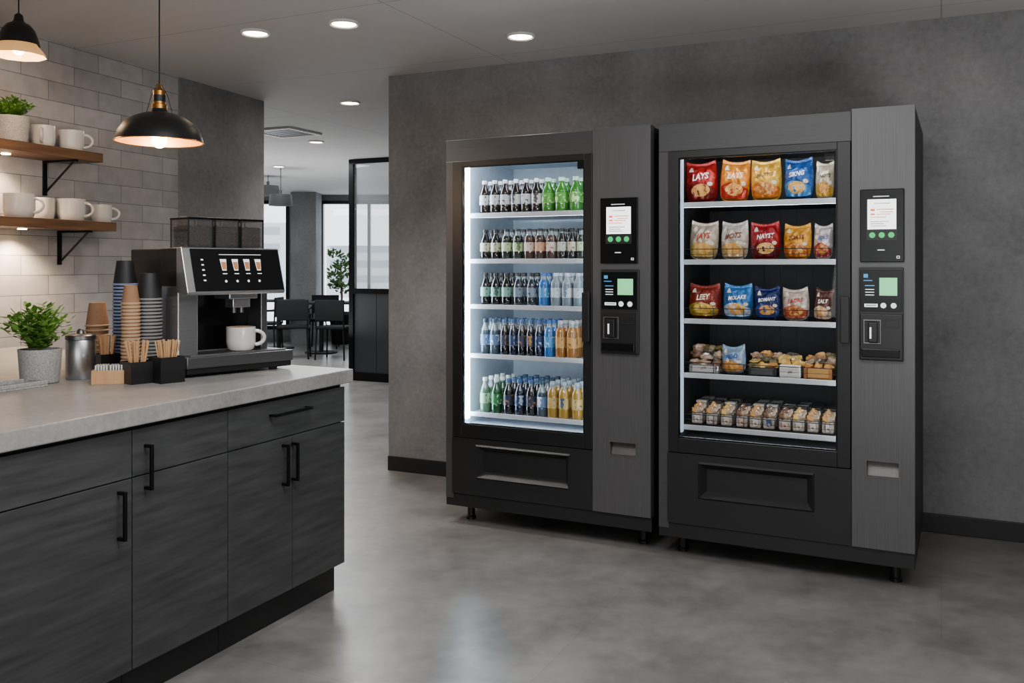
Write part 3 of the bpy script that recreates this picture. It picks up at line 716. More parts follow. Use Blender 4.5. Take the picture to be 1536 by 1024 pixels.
def vending(name, label, P0, Wd, g, lining, led):
    fr = Frame(P0, TH)
    t = thing(name, label, 'vending machine', (P0[0], P0[1], 0), TH)
    zb = .095
    xd0, xd1 = fr.x(g['door'][0]), fr.x(g['door'][1])
    zdt = fr.z(*g['door_top']); zdb = fr.z(*g['door_bot'])
    xg0, xg1 = fr.x(g['glass'][0]), fr.x(g['glass'][1])
    zgt = fr.z(*g['glass_top']); zgb = fr.z(*g['glass_bot'])
    xp = fr.x(g['panel'])
    cx0, cx1 = xg0-.012, xg1+.012; cy1 = .62
    zt_ = zgt+.045; zb_ = zgb-.012
    rx0, rz1 = fr.at(*g['slot'][0]); rx1, rz0 = fr.at(*g['slot'][1])
    mb = MB().box(0, cx0-.006, .045, DEP, zb, HM).box(cx1+.006, Wd, .045, DEP, zb, HM).box(cx0-.006, cx1+.006, .045, DEP, zt_+.006, HM).box(cx0-.006, cx1+.006, .045, DEP, zb, zb_-.006).box(cx0-.006, cx1+.006, cy1+.006, DEP, zb_-.006, zt_+.006)
    mb.build('cabinet', m_machside, t)
    mb = MB().box(cx0-.005, cx0, .03, cy1, zb_, zt_).box(cx1, cx1+.005, .03, cy1, zb_, zt_).box(cx0-.005, cx1+.005, .03, cy1, zt_, zt_+.005).box(cx0-.005, cx1+.005, .03, cy1, zb_-.005, zb_).box(cx0, cx1, cy1, cy1+.005, zb_, zt_)
    if g['dark']:
        for k in range(9): 
            xx = cx0+(cx1-cx0)*(k+.5)/9; mb.box(xx-.002, xx+.002, cy1-.004, cy1, zb_, zt_)
    mb.build('interior', lining, t)
    MB().box(0, xd0, 0, .045, zb+.04, zdt).box(0, xp, 0, .045, zdt, HM).build('front_frame', m_machh, t, bevel=.002)
    zc_ = zb+.07; zh_ = HM+.006; xq = xp+.003
    MB().box(xq, Wd, -.012, .045, rz1, zh_).box(xq, Wd, -.012, .045, zc_, rz0).box(xq, rx0, -.012, .045, rz0, rz1).box(rx1, Wd, -.012, .045, rz0, rz1).build('control_panel', m_mach, t)
    MB().box(0, Wd, .004, .045, zb, zb+.065).build('kick_strip', m_machd, t, bevel=.002)
    d = MB().box(xd0, xg0, -.008, .028, zdb, zdt).box(xg1, xd1, -.008, .028, zdb, zdt).box(xg0, xg1, -.008, .028, zgt, zdt).box(xg0, xg1, -.008, .028, zdb, zgb).build('door', m_doorb, t, bevel=.002)
    MB().box(xg0-.003, xg1+.003, .008, .012, zgb-.003, zgt+.003).build('glass', m_glass, d)
    MB().frame(xg0-.0, xg1, zgb, zgt, .006, -.004, .007).build('glass_seal', m_blackg, d)
    hx, hz1 = fr.at(g['handle'][0], g['handle'][1]); hx2, hz0 = fr.at(g['handle'][2], g['handle'][3])
    MB().box(hx, hx2, -.04, -.022, hz0, hz1).box(hx+.004, hx2-.004, -.024, -.009, hz0+.01, hz0+.03).box(hx+.004, hx2-.004, -.024, -.009, hz1-.03, hz1-.01).build('handle', m_blackp, d, bevel=.003)
    MB().box(xg1-.06, xg1-.015, .05, .09, zgt-.035, zgt-.0).build('lock_block', m_blackg, t, bevel=.003)
    xl0 = xd0-.006; zl0 = zb+.068; zl1 = zdb-.004
    hx0, ht = fr.at(*g['hatch'][0]); hx1, hb = fr.at(*g['hatch'][1])
    ht = (ht+fr.at(*g['hatch'][2])[1])/2; hb = (hb+fr.at(*g['hatch'][3])[1])/2
    MB().box(xl0, xp, -.004, .04, ht, zl1).box(xl0, xp, -.004, .04, zl0, hb).box(xl0, hx0, -.004, .04, hb, ht).box(hx1, xp, -.004, .04, hb, ht).build('lower_panel', m_machd, t)
    e = .036; q = .008
    o_ = [(hx0,ht),(hx1,ht),(hx1,hb),(hx0,hb)]; m_ = [(hx0+q,ht-q),(hx1-q,ht-q),(hx1-q,hb+q),(hx0+q,hb+q)]; i_ = [(hx0+e,ht-e),(hx1-e,ht-e),(hx1-e,hb+e),(hx0+e,hb+e)]
    vs = [(a,-.004,b) for a,b in o_]+[(a,-.012,b) for a,b in m_]+[(a,.026,b) for a,b in i_]
    fs = [(k,(k+1)%4,4+(k+1)%4,4+k) for k in range(4)]+[(4+k,4+(k+1)%4,8+(k+1)%4,8+k) for k in range(4)]
    hf = MB().add(vs, fs).build('delivery_hatch', M('hatch_frame', (26,27,29), .5), t)
    MB().box(hx0+e-.002, hx1-e+.002, .024, .038, hb+e-.002, ht-e+.002).build('hatch_flap', m_machd, hf)
    rs = MB().frame(rx0, rx1, rz0, rz1, .004, -.014, .012).build('coin_return', m_plate, t)
    MB().add([(rx0+.004,.032,rz1-.004),(rx1-.004,.032,rz1-.004),(rx1-.004,.01,rz0+.004),(rx0+.004,.01,rz0+.004)], [(0,1,2,3)]).build('return_flap', m_plate, rs)
    for (a, b) in ((.08,.13),(Wd-.08,.13),(.08,DEP-.06),(Wd-.08,DEP-.06)):
        MB().lathe([(.026,0),(.026,.014),(.02,.02),(.02,zb)], a, b, 0, 14).build('foot', m_blackp, t)
    control_unit(t, fr, *g['ctl'])
    zs = []
    for i, (pl, pr) in enumerate(g['shelves']):
        ins = .085
        z = fr.z(pl, pr, inset=ins); zs.append(z)
        s = MB().box(cx0+.004, cx1-.004, ins+.006, cy1-.04, z-.012, z-.002).build('shelf', m_rail if not g['dark'] else m_darki, t)
        MB().box(cx0+.004, cx1-.004, ins-.004, ins+.006, z-.02, z+.004).build('price_rail', m_rail, s, bevel=.002)
        MB().box(cx0+.01, cx1-.01, ins+.01, ins+.016, z-.02, z-.0125).build('shelf_light', m_led2, s)
        if g['dark'] and i > 0:
            mb = MB().tube([(cx0+.01, ins+.012, z+.052), (cx1-.01, ins+.012, z+.052)], .002, 6).tube([(cx0+.01, ins+.012, z+.028), (cx1-.01, ins+.012, z+.028)], .0012, 6)
            for k in range(6):
                xx = cx0+.01+(cx1-cx0-.02)*k/5; mb.tube([(xx, ins+.012, z-.001), (xx, ins+.012, z+.052)], .0018, 6)
            mb.build('wire_guard', m_wire, s)
    MB().box(cx0+.002, cx0+.016, .036, .07, zb_+.03, zt_-.03).build('light_strip', led, t)
    MB().box(cx1-.01, cx1-.002, .034, .048, zb_+.03, zt_-.03).build('light_strip', m_led2, t)
    MB().box(cx0+.03, cx1-.03, .032, .056, zt_-.01, zt_-.003).build('light_strip', m_led4, t)
    return fr, t, zs, cx0, cx1

g1 = dict(door=(680, 889), door_top=((680,243),(889,230)), door_bot=((680,655),(889,672)), glass=(694,877), glass_top=((694,254),(877,236)), glass_bot=((694,633),(877,653)),
  panel=889.5, dark=False, handle=(877,438,888,512), hatch=((714,667),(856,737),(856,680),(714,715)), slot=((915,660),(956,686)),
  ctl=(903,959,297,395,904,961,404,530), shelves=(((715,320),(875,317)),((715,389),(875,389)),((715,457),(875,461)),((715,530),(875,540)),((715,618),(875,632))))
g2 = dict(door=(1003, 1276), door_top=((1003,228),(1275,211)), door_bot=((1003,678),(1275,700)), glass=(1018,1256), glass_top=((1018,239),(1256,223)), glass_bot=((1018,652),(1256,681)),
  panel=1277, dark=True, handle=(1262,445,1275,514), hatch=((1047,694),(1222,768),(1222,707),(1047,748)), slot=((1299,688),(1350,719)),
  ctl=(1291,1357,284,393,1290,1356,401,540), shelves=(((1021,303),(1254,300)),((1021,391),(1254,389)),((1021,478),(1254,485)),((1021,560),(1254,571)),((1027,638),(1254,655))))
f1, v1, zs_1, a1, b1 = vending('drinks_machine', 'dark grey vending machine filled with bottled drinks, left of the snack machine', (-.347, 4.73), 1.12, g1, m_whitei, m_led)
f2, v2, zs_2, a2, b2 = vending('snack_machine', 'dark grey vending machine filled with snack bags, right of the drinks machine', (.683, 4.19), 1.09, g2, m_darki, m_led3)

# ---------------------------------------------------------------- bottles
def bottle_proto(kind, liq, lab, ink, cap, fat=1.0, level=.74):
    r = .0245*fat
    t = thing('drink_bottle', 'x', 'bottle', (0,0,-5))
    straight = kind in ('redl','rust','lime','water','blue','amber','yellow')
    if straight: prof = [(0,0),(r*.9,0),(r,.006),(r,.112),(r*.92,.124),(r*.62,.138),(r*.5,.145),(r*.5,.156),(0,.156)]
    else: prof = [(0,0),(r*.85,0),(r,.006),(r,.04),(r*.93,.048),(r*.93,.09),(r,.096),(r*.97,.106),(r*.74,.124),(r*.46,.14),(r*.4,.148),(r*.4,.156),(0,.156)]
    MB().shell(prof, seg=16).build('bottle_body', liquid('liquid_'+kind, liq, level), t, smooth=True)
    MB().shell([(r*.97,.045),(r*1.015,.0455),(r*1.015,.0945),(r*.97,.095)], seg=16).build('label', printed('label_'+kind, lab, ink, .54, (70,70,40)), t, smooth=True)
    MB().lathe([(r*.5,.152),(r*.5,.168),(r*.44,.17)], seg=14).build('cap', M('cap_'+kind, cap, .4), t, smooth=True)
    return t
KB = {
 'cola': ((24,14,10),(192,196,200),(60,50,50),(215,218,220),1,.97,'dark cola bottle with white label and white cap'),
 'green': ((46,116,28),(70,146,44),(190,220,160),(180,215,195),1.2,.97,'bright green soda bottle with pale cap'),
 'stout': ((16,13,11),(184,182,160),(90,80,50),(14,14,16),1,.97,'dark bottle with cream label and black cap'),
 'lime': ((36,42,34),(180,196,156),(60,110,56),(14,14,16),1,.85,'clear bottle with pale green label and black cap'),
 'redl': ((66,44,36),(196,188,176),(176,46,40),(14,14,16),1,.85,'clear bottle with red and white label and black cap'),
 'rust': ((60,40,30),(190,150,116),(176,72,36),(14,14,16),1,.85,'dark bottle with orange label and black cap'),
 'olive': ((24,20,16),(180,184,172),(70,70,60),(16,16,18),1,.92,'brown bottle with pale label and black cap'),
 'forest': ((10,14,12),(120,162,150),(30,70,60),(14,14,16),1,.97,'near-black bottle with teal label and black cap'),
 'smoke': ((28,38,48),(112,128,144),(30,40,60),(14,14,16),1,.88,'smoky bottle with grey label and black cap'),
 'blue': ((28,94,160),(60,134,190),(190,215,232),(30,90,164),1,.88,'light blue bottle with blue cap'),
 'water': ((104,122,132),(178,188,196),(100,120,144),(180,190,200),1,.78,'clear water bottle with white cap'),
 'navy': ((12,22,44),(28,50,90),(160,175,195),(38,74,126),1,.92,'dark navy bottle with blue cap'),
 'sport': ((56,72,86),(90,122,164),(225,230,235),(44,70,90),1,.74,'clear bottle with blue label and grey cap'),
 'amber': ((140,92,34),(180,138,74),(110,54,30),(170,172,172),1,.9,'amber juice bottle with pale cap'),
 'yellow': ((150,116,40),(182,158,92),(60,80,110),(150,166,176),1,.9,'yellow juice bottle with pale cap'),
 'mint': ((80,116,92),(146,180,148),(30,96,48),(200,212,206),1,.78,'pale green bottle with white cap'),
 'emerald': ((16,74,38),(40,112,60),(210,225,210),(200,212,206),1,.94,'emerald green bottle with white cap'),
 'ink': ((9,11,17),(34,44,66),(160,116,60),(50,84,124),1,.92,'almost black bottle with dark blue label'),
}
protos = {}
rows = [
 ('top', 318, 268, [(727,'cola'),(742.5,'cola'),(758,'cola'),(774,'cola'),(789,'cola'),(805,'cola'),(822,'green'),(842.5,'green'),(864,'green')]),
 ('second', 387, 342, [(728,'stout'),(744,'stout'),(760,'lime'),(777,'lime'),(794,'redl'),(810,'rust'),(827,'redl'),(843,'olive'),(858,'stout'),(872,'lime')]),
 ('third', 457, 409, [(728.5,'forest'),(744,'forest'),(760,'forest'),(778,'smoke'),(798,'smoke'),(816,'blue'),(834,'water'),(851,'water'),(868,'water')]),
 ('fourth', 531, 478, [(728,'sport'),(742,'sport'),(757,'ink'),(770,'navy'),(783,'ink'),(796,'ink'),(809,'navy'),(824,'blue'),(841,'amber'),(858,'amber')]),
 ('bottom', 620, 568, [(728,'mint'),(745,'emerald'),(763,'ink'),(780,'navy'),(797,'ink'),(813,'sport'),(829,'yellow'),(846,'yellow'),(866,'yellow')]),
]
used = set()
for ri, (rn, yb, yt, items) in enumerate(rows):
    z = zs_1[ri]
    ins = .125
    hgt = f1.at(728, yt, ins)[1]-f1.at(728, yb, ins)[1]
    for bi, (px, kind) in enumerate(items):
        spec = KB[kind]
        if kind not in protos: protos[kind] = bottle_proto(kind, *spec[:6])
        pr = protos[kind]
        lx = f1.x(px, ins)
        s = hgt/.17
        ind = min(f1.x(items[min(bi+1,len(items)-1)][0], ins)-f1.x(items[max(bi-1,0)][0], ins), 10)/(2 if 0 < bi < len(items)-1 else 1)
        wdt = min(1.15, ind*.455/(.0245*spec[4]))
        lab = '%s, %s from left on %s shelf of drinks machine' % (spec[6], ORD[bi], rn)
        if len(lab.split()) > 16:
            lab = '%s, %s from left on %s drinks shelf' % (spec[6].replace(' and ', ', '), ORD[bi], rn)
        nd = 4 if rn == 'bottom' else (3 if rn == 'fourth' else 2)
        for k in range(nd):
            ly = ins+k*.068
            p = f1.w(lx, ly, z)
            if k: labk = 'bottle in the rows hidden behind the front bottles on the %s drinks shelf' % rn; grp = 'rear bottles on the %s drinks shelf' % rn
            else: labk = lab; grp = 'front bottles on the %s drinks shelf' % rn
            if kind in used: dup(pr, labk, p, TH+random.uniform(-2,2), (wdt, wdt, s), grp)
            else:
                used.add(kind); pr.location = p; pr.rotation_euler = (0,0,TH); pr.scale = (wdt, wdt, s); pr['label'] = labk; pr['group'] = grp

# ---------------------------------------------------------------- snack bags
def bag_fn(w, h, T, seed):
    def y(x, z):
        u = min(1, max(0, x/w+.5)); v = min(1, max(0, z/h))
        e = max(0, 1-abs(2*u-1)**2.2)**.6; q = max(0, 1-abs(2*v-.86)**2.6)**.8 if abs(2*v-.86) < 1 else 0
        ends = math.exp(-v*6)+math.exp(-(1-v)*6)
        cr = .005*math.sin(x/w*26+seed*1.7)*ends*e
        wr = (1-abs(mnoise.noise(Vector((x*30+seed*3.1, z*22, seed))))*2.4)*.010*e*q-.004*e*q
        return max(.0006, T*e*q+wr+cr)
    return y
def wfac(v): return .84+.16*math.sin(PI*min(1, max(0, v*.84+.06)))**.8
def snack_bag(fr, px0, px1, yt, z, base, label, group, word, emb, tcol, ins=.16, seed=0, low=None):
    xc = (fr.x(px0, ins)+fr.x(px1, ins))/2; w = fr.x(px1, ins)-fr.x(px0, ins)
    zt = fr.at((px0+px1)/2, yt, ins)[1]; h = zt-z
    T = min(.05, w*.32)
    rr = random.Random(seed)
    t = thing('snack_bag', label, 'snack bag', fr.w(xc, ins, z+.003), TH, group)
    t.rotation_euler = (math.radians(-7), rr.uniform(-.06,.06), TH+rr.uniform(-.14,.14))
    fn = bag_fn(w, h, T, seed)
    mb = MB(); nx, nz = 28, 38
    def zz_(x_, v):
        u2 = 2*x_/w; zz = v*h
        if v > .7: zz += (.014*u2*u2-.006)*(v-.7)/.3
        if v < .2: zz += .018*abs(u2)**4*(1-v/.2)
        return zz
    for side in (-1, 1):
        vs = []
        for j in range(nz+1):
            v = j/nz; wf = wfac(v)
            for i in range(nx+1):
                u = i/nx; x_ = (u-.5)*w
                yy = fn(x_, v*h)
                if v < .04 or v > .92: yy = .0012+.0012*(j % 2)
                zz = zz_(x_, v)
                if j == nz: zz -= .003*(i % 2)
                vs.append((x_*wf, side*yy, zz))
        fs = [(j*(nx+1)+i, j*(nx+1)+i+1, (j+1)*(nx+1)+i+1, (j+1)*(nx+1)+i) for j in range(nz) for i in range(nx)]
        mb.add(vs, fs)
    m = M('foil_%d' % seed, base, .22, .35, scale=(42,42,42), var=.25, bump=1.0, bdist=.007)
    mb.build('bag_body', m, t, smooth=True)
    def patch(x0, x1, z0, z1, off, ell=False, nm='panel', mat_=None):
        mb = MB(); n = 18; vs = []
        if ell:
            cx_, cz_ = (x0+x1)/2, (z0+z1)/2; rings = 5; vs = [(cx_*wfac(cz_/h), -fn(cx_, cz_)-off, zz_(cx_, cz_/h))]
            for r_ in range(1, rings+1):
                for k in range(20):
                    a = 2*PI*k/20; X_ = cx_+(x1-x0)/2*r_/rings*math.cos(a); Z_ = cz_+(z1-z0)/2*r_/rings*math.sin(a)
                    vs.append((X_*wfac(Z_/h), -fn(X_, Z_)-off, zz_(X_, Z_/h)))
            fs = [(0, 1+k, 1+(k+1) % 20) for k in range(20)]
            for r_ in range(rings-1):
                for k in range(20): fs.append((1+r_*20+k, 1+(r_+1)*20+k, 1+(r_+1)*20+(k+1) % 20, 1+r_*20+(k+1) % 20))
        else:
            for j in range(n+1):
                for i in range(n+1):
                    X_ = x0+(x1-x0)*i/n; Z_ = z0+(z1-z0)*j/n+.014*math.sin(i/n*PI*1.3)*j/n; vs.append((X_*wfac(Z_/h), -fn(X_, Z_)-off, zz_(X_, Z_/h)))
            fs = [(j*(n+1)+i, j*(n+1)+i+1, (j+1)*(n+1)+i+1, (j+1)*(n+1)+i) for j in range(n) for i in range(n)]
        return mb.add(vs, fs).build(nm, mat_, t, smooth=True)
    if low: patch(-w*.46, w*.46, h*.06, h*.36, .0014, False, 'printed_band', M('band_%d' % seed, low, .25, .25, scale=(46,46,46), var=.35, bump=.8, bdist=.005))
    patch(-w*.3, w*.3, h*.12, h*.42, .003, True, 'printed_picture', printed('picture_%d' % seed, emb, (206,150,66), .5, (60,60,60), .4, third=low))
    patch(w*.22, w*.38, h*.36, h*.46, .0034, True, 'printed_badge', m_badge)
    patch(-w*.36, -w*.2, h*.74, h*.8, .002, False, 'printed_mark', m_badge)
    if word:
        text_mb(word, min(h*.175, w*.9/len(word)), 0, 0, h*.59, warp=lambda X_, Z_: -fn(X_, Z_)-.0036).build('lettering', M('ink_%d' % seed, tcol, .4, var=.01), t)
    return t
m_badge = M('badge_cream', (206,198,178), .4)
R_ = [
 [(1030,1077,243,(156,24,24),'LAYS',(214,150,80),(238,236,230),'red snack bag',(100,16,20)),
  (1079,1123,241,(220,134,40),'LAYS',(226,170,90),(240,232,220),'orange snack bag with red lower half',(176,44,30)),
  (1127,1173,240,(214,164,50),'BAUTTYS',(150,90,36),(70,36,24),'yellow snack bag with brown lettering',(192,104,32)),
  (1176,1221,238,(24,76,142),'SIKNG',(206,176,110),(235,240,245),'blue snack bag with white lettering',(56,120,176)),
  (1223,1251,243,(200,188,158),'NOTS',(166,106,44),(50,44,40),'cream and yellow snack bag with dark lettering',(206,158,48))],
 [(1034,1076,333,(192,178,156),'JAYS',(196,150,70),(178,54,40),'cream snack bag with red lettering',(184,152,86)),
  (1081,1123,333,(198,190,178),'MOTS',(206,160,80),(120,60,36),'white snack bag with small brown lettering',(188,160,114)),
  (1127,1172,334,(146,24,32),'NAYST',(226,180,110),(238,236,230),'crimson snack bag with white lettering',(90,14,20)),
  (1175,1217,337,(206,144,42),'LOATS',(140,80,36),(96,26,18),'golden snack bag with brown lettering',(178,98,30)),
  (1220,1249,337,(182,174,172),'SOKS',(190,106,60),(44,60,130),'white snack bag with blue lettering',(142,40,42))],
 [(1033,1081,427,(120,38,26),'LEEY',(214,180,70),(240,230,200),'rust red snack bag with a yellow lower half',(156,130,42)),
  (1085,1129,427,(42,104,164),'MOLAKE',(206,150,80),(240,242,245),'sky blue snack bag with white lettering',(160,180,196)),
  (1132,1172,431,(16,30,80),'BOMANT',(190,140,80),(228,230,240),'navy blue snack bag with white lettering',(30,54,114)),
  (1175,1215,433,(178,162,150),'LAORS',(140,70,36),(160,40,36),'white snack bag with red lettering and nuts picture',(156,74,50)),
  (1219,1249,434,(76,44,34),'SALT',(206,160,110),(236,230,224),'brown and white snack bag',(166,146,126))],
]
sn = 0
for ri, row in enumerate(R_):
    rn = ('top', 'second', 'third')[ri]
    for bi, (x0, x1, yt, base, word, emb, tc_, lab, low) in enumerate(row):
        sn += 1
        snack_bag(f2, x0, x1, yt, zs_2[ri], base, '%s, %s from left on %s snack shelf' % (lab, ORD[bi], rn), 'snack bags on the %s snack shelf' % rn, word, emb, tc_, .155, sn, low)
# fourth shelf: pastry packs
m_bun = M('golden_bun', (170,106,46), .5, rgb2=(214,164,88), scale=(60,60,60), bump=.4)
m_bund = M('chocolate_bun', (44,28,20), .5, rgb2=(150,100,60), scale=(70,70,70), bump=.4)
m_icing = M('yellow_icing', (204,154,50), .4, rgb2=(226,196,112), scale=(50,50,50))
m_teal = M('dark_olive_crust', (38,46,34), .5, rgb2=(140,120,70), scale=(60,60,60))
m_bunw = M('sugared_bun', (200,186,162), .5, rgb2=(140,90,54), scale=(60,60,60), bump=.3)
m_tub = glass_mat('clear_tub', gloss=.06, solid=.25, solid_rgb=(220,220,215))
m_film = glass_mat('clear_film', gloss=.14, rough=.12, solid=.06, solid_rgb=(230,230,225))
m_tray = M('brown_tray', (150,96,48), .5)
def film(name, w, y0, y1, z0, hh, seed, t, amp=.005):
    rnd = random.Random(seed); mb = MB(); n = 9; vs = []
    for j in range(n+1):
        for i in range(n+1):
            u, v = i/n, j/n
            vs.append(((u-.5)*w, y0+v*(y1-y0), z0+hh*(math.sin(PI*u)**.45)*(math.sin(PI*min(1, v*.9+.1))**.45 if v < 1 else 0)+rnd.uniform(-amp,amp)))
    mb.add(vs, [(j*(n+1)+i, j*(n+1)+i+1, (j+1)*(n+1)+i+1, (j+1)*(n+1)+i) for j in range(n) for i in range(n)])
    return mb.build(name, m_film, t)
def pastry_pack(px0, px1, z, label, tray_mat, bun_mats, lab_rgb, seed, tl=None, base_h=.045, rows_=2, pile=.02):
    ins = .14
    x0, x1 = f2.x(px0, ins), f2.x(px1, ins); w = x1-x0
    t = thing('pastry_pack', label, 'pastry pack', f2.w((x0+x1)/2, ins, z), TH, 'pastry packs on the fourth snack shelf')
    d = .11
    MB().box(-w/2+.003, w/2-.003, -.02, d, 0, base_h).build('tray', tray_mat, t, bevel=.005)
    rnd = random.Random(seed)
    nx = 3 if w > .12 else 2
    for j in range(rows_):
        for i in range(nx):
            r = w/nx*.5*rnd.uniform(.9,1.15)
            MB().ball((-w/2+w*(i+.5)/nx+rnd.uniform(-.006,.006), .01+j*.04, base_h+.002+j*pile+rnd.uniform(0,.012)), r, 1, .8, rnd.uniform(.45,.8), 16, lump=.8).build('bun', rnd.choice(bun_mats), t, smooth=True)
    film('clear_film', w*.97, -.024, d, base_h+.002, .034+pile*1.2, seed, t)
    lb = MB().box(-w*.36, w*.36, -.0225, -.0205, .008, base_h-.005).build('paper_label', M('paper_%d' % seed, lab_rgb, .6), t)
    if tl: text_mb(tl, .011, 0, -.0229, .024).build('lettering', m_machside, lb)
z4 = zs_2[3]
pastry_pack(1034, 1080, z4, 'clear pouch of brown pastries with white label, first on the fourth snack shelf', m_tub, [m_bund, m_bunw, m_teal], (186,184,180), 1, 'LOTE', .04, 3, .03)
snack_bag(f2, 1083, 1120, 519, z4, (130,156,180), 'small pale blue and white bag among the pastries on fourth snack shelf', 'pastry packs on the fourth snack shelf', 'MOO', (190,120,60), (40,70,140), .15, 31, (180,130,80))
pastry_pack(1122, 1167, z4, 'black tray of yellow and dark buns at middle of the fourth snack shelf', m_blackp, [m_icing, m_teal, m_bun, m_bunw], (60,62,64), 2, None, .04, 3, .018)
pastry_pack(1169, 1203, z4, 'white box of yellow buns on the fourth snack shelf', m_white, [m_icing, m_bun], (196,196,192), 3, 'ISTE', .058, 2, .012)
pastry_pack(1205, 1250, z4, 'brown tray of golden buns, last on the fourth snack shelf', m_tray, [m_bun, m_bunw, m_teal], (176,130,66), 4, None, .05, 3, .014)
# bottom shelf: wire baskets with biscuit packs
z5 = zs_2[4]
m_wrap = M('biscuit_wrapper', (190,188,182), .3, .05, rgb2=(140,122,104), scale=(60,60,40))
pk = {}
def pack_proto(key, top_mat, lab_rgb, ink):
    t = thing('biscuit_pack', 'x', 'biscuit pack', (0,0,-5))
    MB().box(-.0215,.0215,-.014,.018,0,.036).build('wrapper', m_wrap, t, bevel=.006)
    for k, (a, b, c) in enumerate(((-.010,-.006,.042),(.010,-.007,.044),(0,.004,.051))):
        MB().ball((a, b, c), .0135, 1, .8, .7, 12, lump=.7).build('biscuit', top_mat if k != 1 else m_bunw, t, smooth=True)
    film('clear_lid', .044, -.018, .02, .04, .02, len(key), t, .0015)
    MB().disc(0, .019, -.0162, .0125, .0015, 18).build('paper_label', printed('plabel_'+key, lab_rgb, ink, .55, (110,100,110)), t)
    return t
pk['gold'] = pack_proto('gold', m_bun, (204,200,192), (120,90,60)); pk['dark'] = pack_proto('darks', m_bund, (196,180,168), (130,50,40)); pk['yel'] = pack_proto('yellow', m_icing, (200,196,180), (120,100,70)); pk['navy'] = pack_proto('navyblue', m_bund, (50,70,110), (180,180,180))
m_lidw = M('pack_lid_white', (160,160,156), .4); m_lidd = M('pack_lid_dark', (30,32,36), .4)
def lid_proto(m):
    t = thing('lidded_pack', 'x', 'biscuit pack', (0,0,-5))
    MB().box(-.020,.020,-.018,.018,0,.06).build('wrapper', m_wrap, t, bevel=.004)
    MB().box(-.021,.021,-.019,.019,.0605,.068).build('lid', m, t, bevel=.002)
    return t
pk['lidw'] = lid_proto(m_lidw); pk['lidd'] = lid_proto(m_lidd)
first = set()
bk = [(1034,1100,['gold','gold','yel'],'leftmost'),(1102,1163,['dark','gold','navy'],'second'),(1166,1229,['dark','yel','gold'],'third'),(1231,1252,['gold'],'rightmost, partly hidden')]
rnd5 = random.Random(4)
for (p0, p1, kinds, pos) in bk:
    ins = .115
    x0, x1 = f2.x(p0, ins), f2.x(p1, ins); w = x1-x0; cx_ = (x0+x1)/2; dd = .3
    t = thing('wire_basket', '%s black wire basket on the bottom snack shelf' % pos, 'basket', f2.w(cx_, ins, z5), TH, 'wire baskets on the bottom snack shelf')
    mb = MB()
    for zz in (.003, .058): mb.tube([(-w/2,0,zz),(w/2,0,zz),(w/2,dd,zz),(-w/2,dd,zz),(-w/2,0,zz)], .0013, 5)
    for k in range(4):
        xx = -w/2+w*k/3; mb.tube([(xx,0,.058),(xx,0,.003),(xx,dd,.003)], .001, 5)
    mb.build('wires', m_wire, t)
    n = len(kinds)
    for j in range(6):
        for i, kd in enumerate(kinds):
            if j > 1: kd = rnd5.choice(['lidw','lidd','lidd'])
            lx = cx_-w/2+w*(i+.5)/n; ly = ins+.022+j*.042
            s = min(1.2, (w/n)/.045)
            p = f2.w(lx, ly, z5+.005)
            lab = ('biscuit pack %s in the front row of the %s wire basket' % (('at left','in the middle','at right')[i] if n == 3 else 'alone', pos.split(',')[0])) if j == 0 else 'biscuit pack behind the front row in the %s wire basket' % pos.split(',')[0]
            grp = 'biscuit packs in the %s wire basket' % pos.split(',')[0]
            sc = (s, 1, 1.45 if j != 1 else 1.6)
            if kd in first: dup(pk[kd], lab, p, TH, sc, grp)
            else:
                first.add(kd); o = pk[kd]; o.location = p; o.rotation_euler = (0,0,TH); o.scale = sc; o['label'] = lab; o['group'] = grp

# ---------------------------------------------------------------- far seating area
def far_table(px, Y, label, r=.5):
    x = (px-CX)/F*Y
    t = thing('cafe_table', label, 'table', (x, Y, 0), 0, 'far dining tables')
    MB().box(-r, r, -r*.7, r*.7, .76, .79).build('tabletop', m_matte, t, bevel=.004)
    MB().cyl(0,0,.02,.76,.035).build('pedestal', m_matte, t)
    MB().cyl(0,0,0,.02,.25).build('base', m_matte, t)
def far_chair(label):
    t = thing('dining_chair', label, 'chair', (0,0,0), 0, 'far dining chairs')
    MB().box(-.22,.22,-.2,.22,.44,.48).build('seat', m_matte, t, bevel=.01)
    MB().box(-.22,.22,.2,.23,.56,.86).build('backrest', m_matte, t, bevel=.01)
    for sx in (-1,1):
        for sy in (-1,1): MB().tube([(sx*.2, sy*.19, .45),(sx*.22, sy*.21, 0)], .013).build('leg', m_matte, t)
        MB().tube([(sx*.21,.2,.44),(sx*.21,.215,.86)], .013).build('back_post', m_matte, t)
        MB().tube([(sx*.215,.21,.66),(sx*.225,-.14,.64),(sx*.21,-.17,.46)], .011).build('armrest', m_matte, t)
    return t
far_table(482, 13.9, 'near black rectangular table in the far seating area left of partition', .5)
far_table(418, 14.7, 'small black table behind, by the far left window', .38)
c0 = far_chair('black armchair at left of the far table, seen from behind')
c0.location = ((441-CX)/F*13.1, 13.1, 0); c0.rotation_euler = (0,0,PI+.15)
for (px, Y, rz, lab) in ((398, 13.9, -1.6, 'black chair beside the far left window, cut by the grey wall edge'), (503, 13.0, PI-.2, 'black armchair at right of the far table beside the partition'), (486, 14.75, .1, 'black chair on the window side of the far table')):
    dup(c0, lab, ((px-CX)/F*Y, Y, 0), rz)
Yp = 15.5; x = (511-CX)/F*Yp
t = thing('potted_tree', 'indoor tree in a dark planter by the far windows', 'plant', (x, Yp, 0))
MB().shell([(0,0),(.15,0),(.2,.55),(.17,.55),(.16,.5),(0,.5)], seg=20).build('planter', m_matte, t, smooth=True)
MB().tube([(0,0,.5),(.02,0,.8),(0,0,1.3)], .02).build('trunk', m_wood, t)
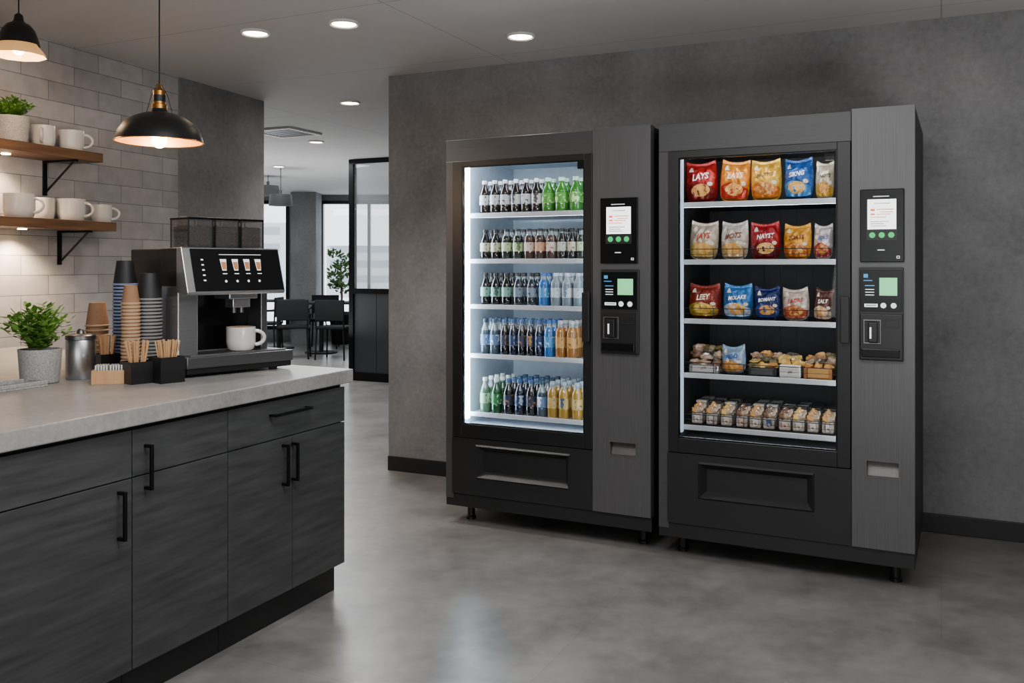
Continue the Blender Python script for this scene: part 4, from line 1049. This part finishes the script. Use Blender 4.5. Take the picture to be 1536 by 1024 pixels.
mb = MB(); rnd = random.Random(12)
for k in range(16): leaves(mb, (rnd.uniform(-.13,.17), rnd.uniform(-.1,.1), rnd.uniform(.85,1.5)), .11, .15, 30, .075, 20+k)
mb.build('foliage', m_leafd, t, smooth=True)
for (px, py, Y, r, lab) in ((421, 299, 11.5, .15, 'black drum pendant hanging in the far seating area, lower right one'), (402, 285, 12.5, .16, 'black pendant hanging at the grey wall edge in the far area')):
    x = (px-CX)/F*Y; z = zat(py, Y)
    t = thing('pendant_lamp', lab, 'pendant lamp', (x, Y, z-.08), 0, 'black pendants in the far area')
    MB().lathe([(r,0),(r*.9,.14),(.02,.15),(.02,.2)], seg=24).build('shade', m_matte, t, smooth=True)
    MB().tube([(0,0,.19),(0,0,CEIL-z+.075)], .006).build('cord', m_matte, t)

# ---------------------------------------------------------------- lights and world
def area(name, loc, size, energy, color=(1,1,1), rot=(0,0,0), sy=None):
    l = bpy.data.lights.new(name, 'AREA'); l.energy = energy; l.size = size; l.color = color
    if sy: l.shape = 'RECTANGLE'; l.size_y = sy
    o = bpy.data.objects.new(name, l); COL.objects.link(o); o.location = loc; o.rotation_euler = rot
    return o
area('ceiling_fill', (-.1, 1.9, 2.56), 1.3, 62, (1,.985,.97))  # added soft fill under the ceiling, no fixture there
area('ceiling_fill_right', (1.6, 1.6, 2.56), 1.0, 14, (.98,.99,1))  # weaker added fill on the right, without a fitting
area('ceiling_fill_far', (-3.2, 11.5, 2.56), 2.4, 170, (.95,.98,1))  # added fill to brighten the far room, no panel modelled
area('ceiling_fill_passage', (-1.3, 8.0, 2.56), 1.0, 50, (.97,.98,1))  # added fill for the passage, not a real ceiling panel
area('uplight_fill', (1.3, .3, .5), 1.5, 170, (1,.985,.97), (PI,0,0))  # added floating uplight, brightens the ceiling for soft bounce
area('far_uplight_fill', (-3.4, 11.0, .5), 2.0, 90, (.97,.99,1), (PI,0,0))  # same kind of added uplight for the far seating area
area('rear_fill', (-1.1, -2.7, 1.5), 3.6, 66, (.98,.99,1), (PI/2+.18,0,0), 1.6)  # added fill behind the camera, the rear wall has no window

w = bpy.data.worlds.new('overcast'); bpy.context.scene.world = w; w.use_nodes = True
bg = w.node_tree.nodes['Background']; bg.inputs[0].default_value = (.86,.93,1,1); bg.inputs[1].default_value = 3.6

cam = bpy.data.cameras.new('camera'); cam.sensor_width = 36; cam.lens = 36*F/1536; cam.shift_y = -(512-HY)/1536; cam.clip_end = 200
co = bpy.data.objects.new('camera', cam); COL.objects.link(co); co.location = (0,0,EYE); co.rotation_euler = (PI/2, 0, 0)
bpy.context.scene.camera = co
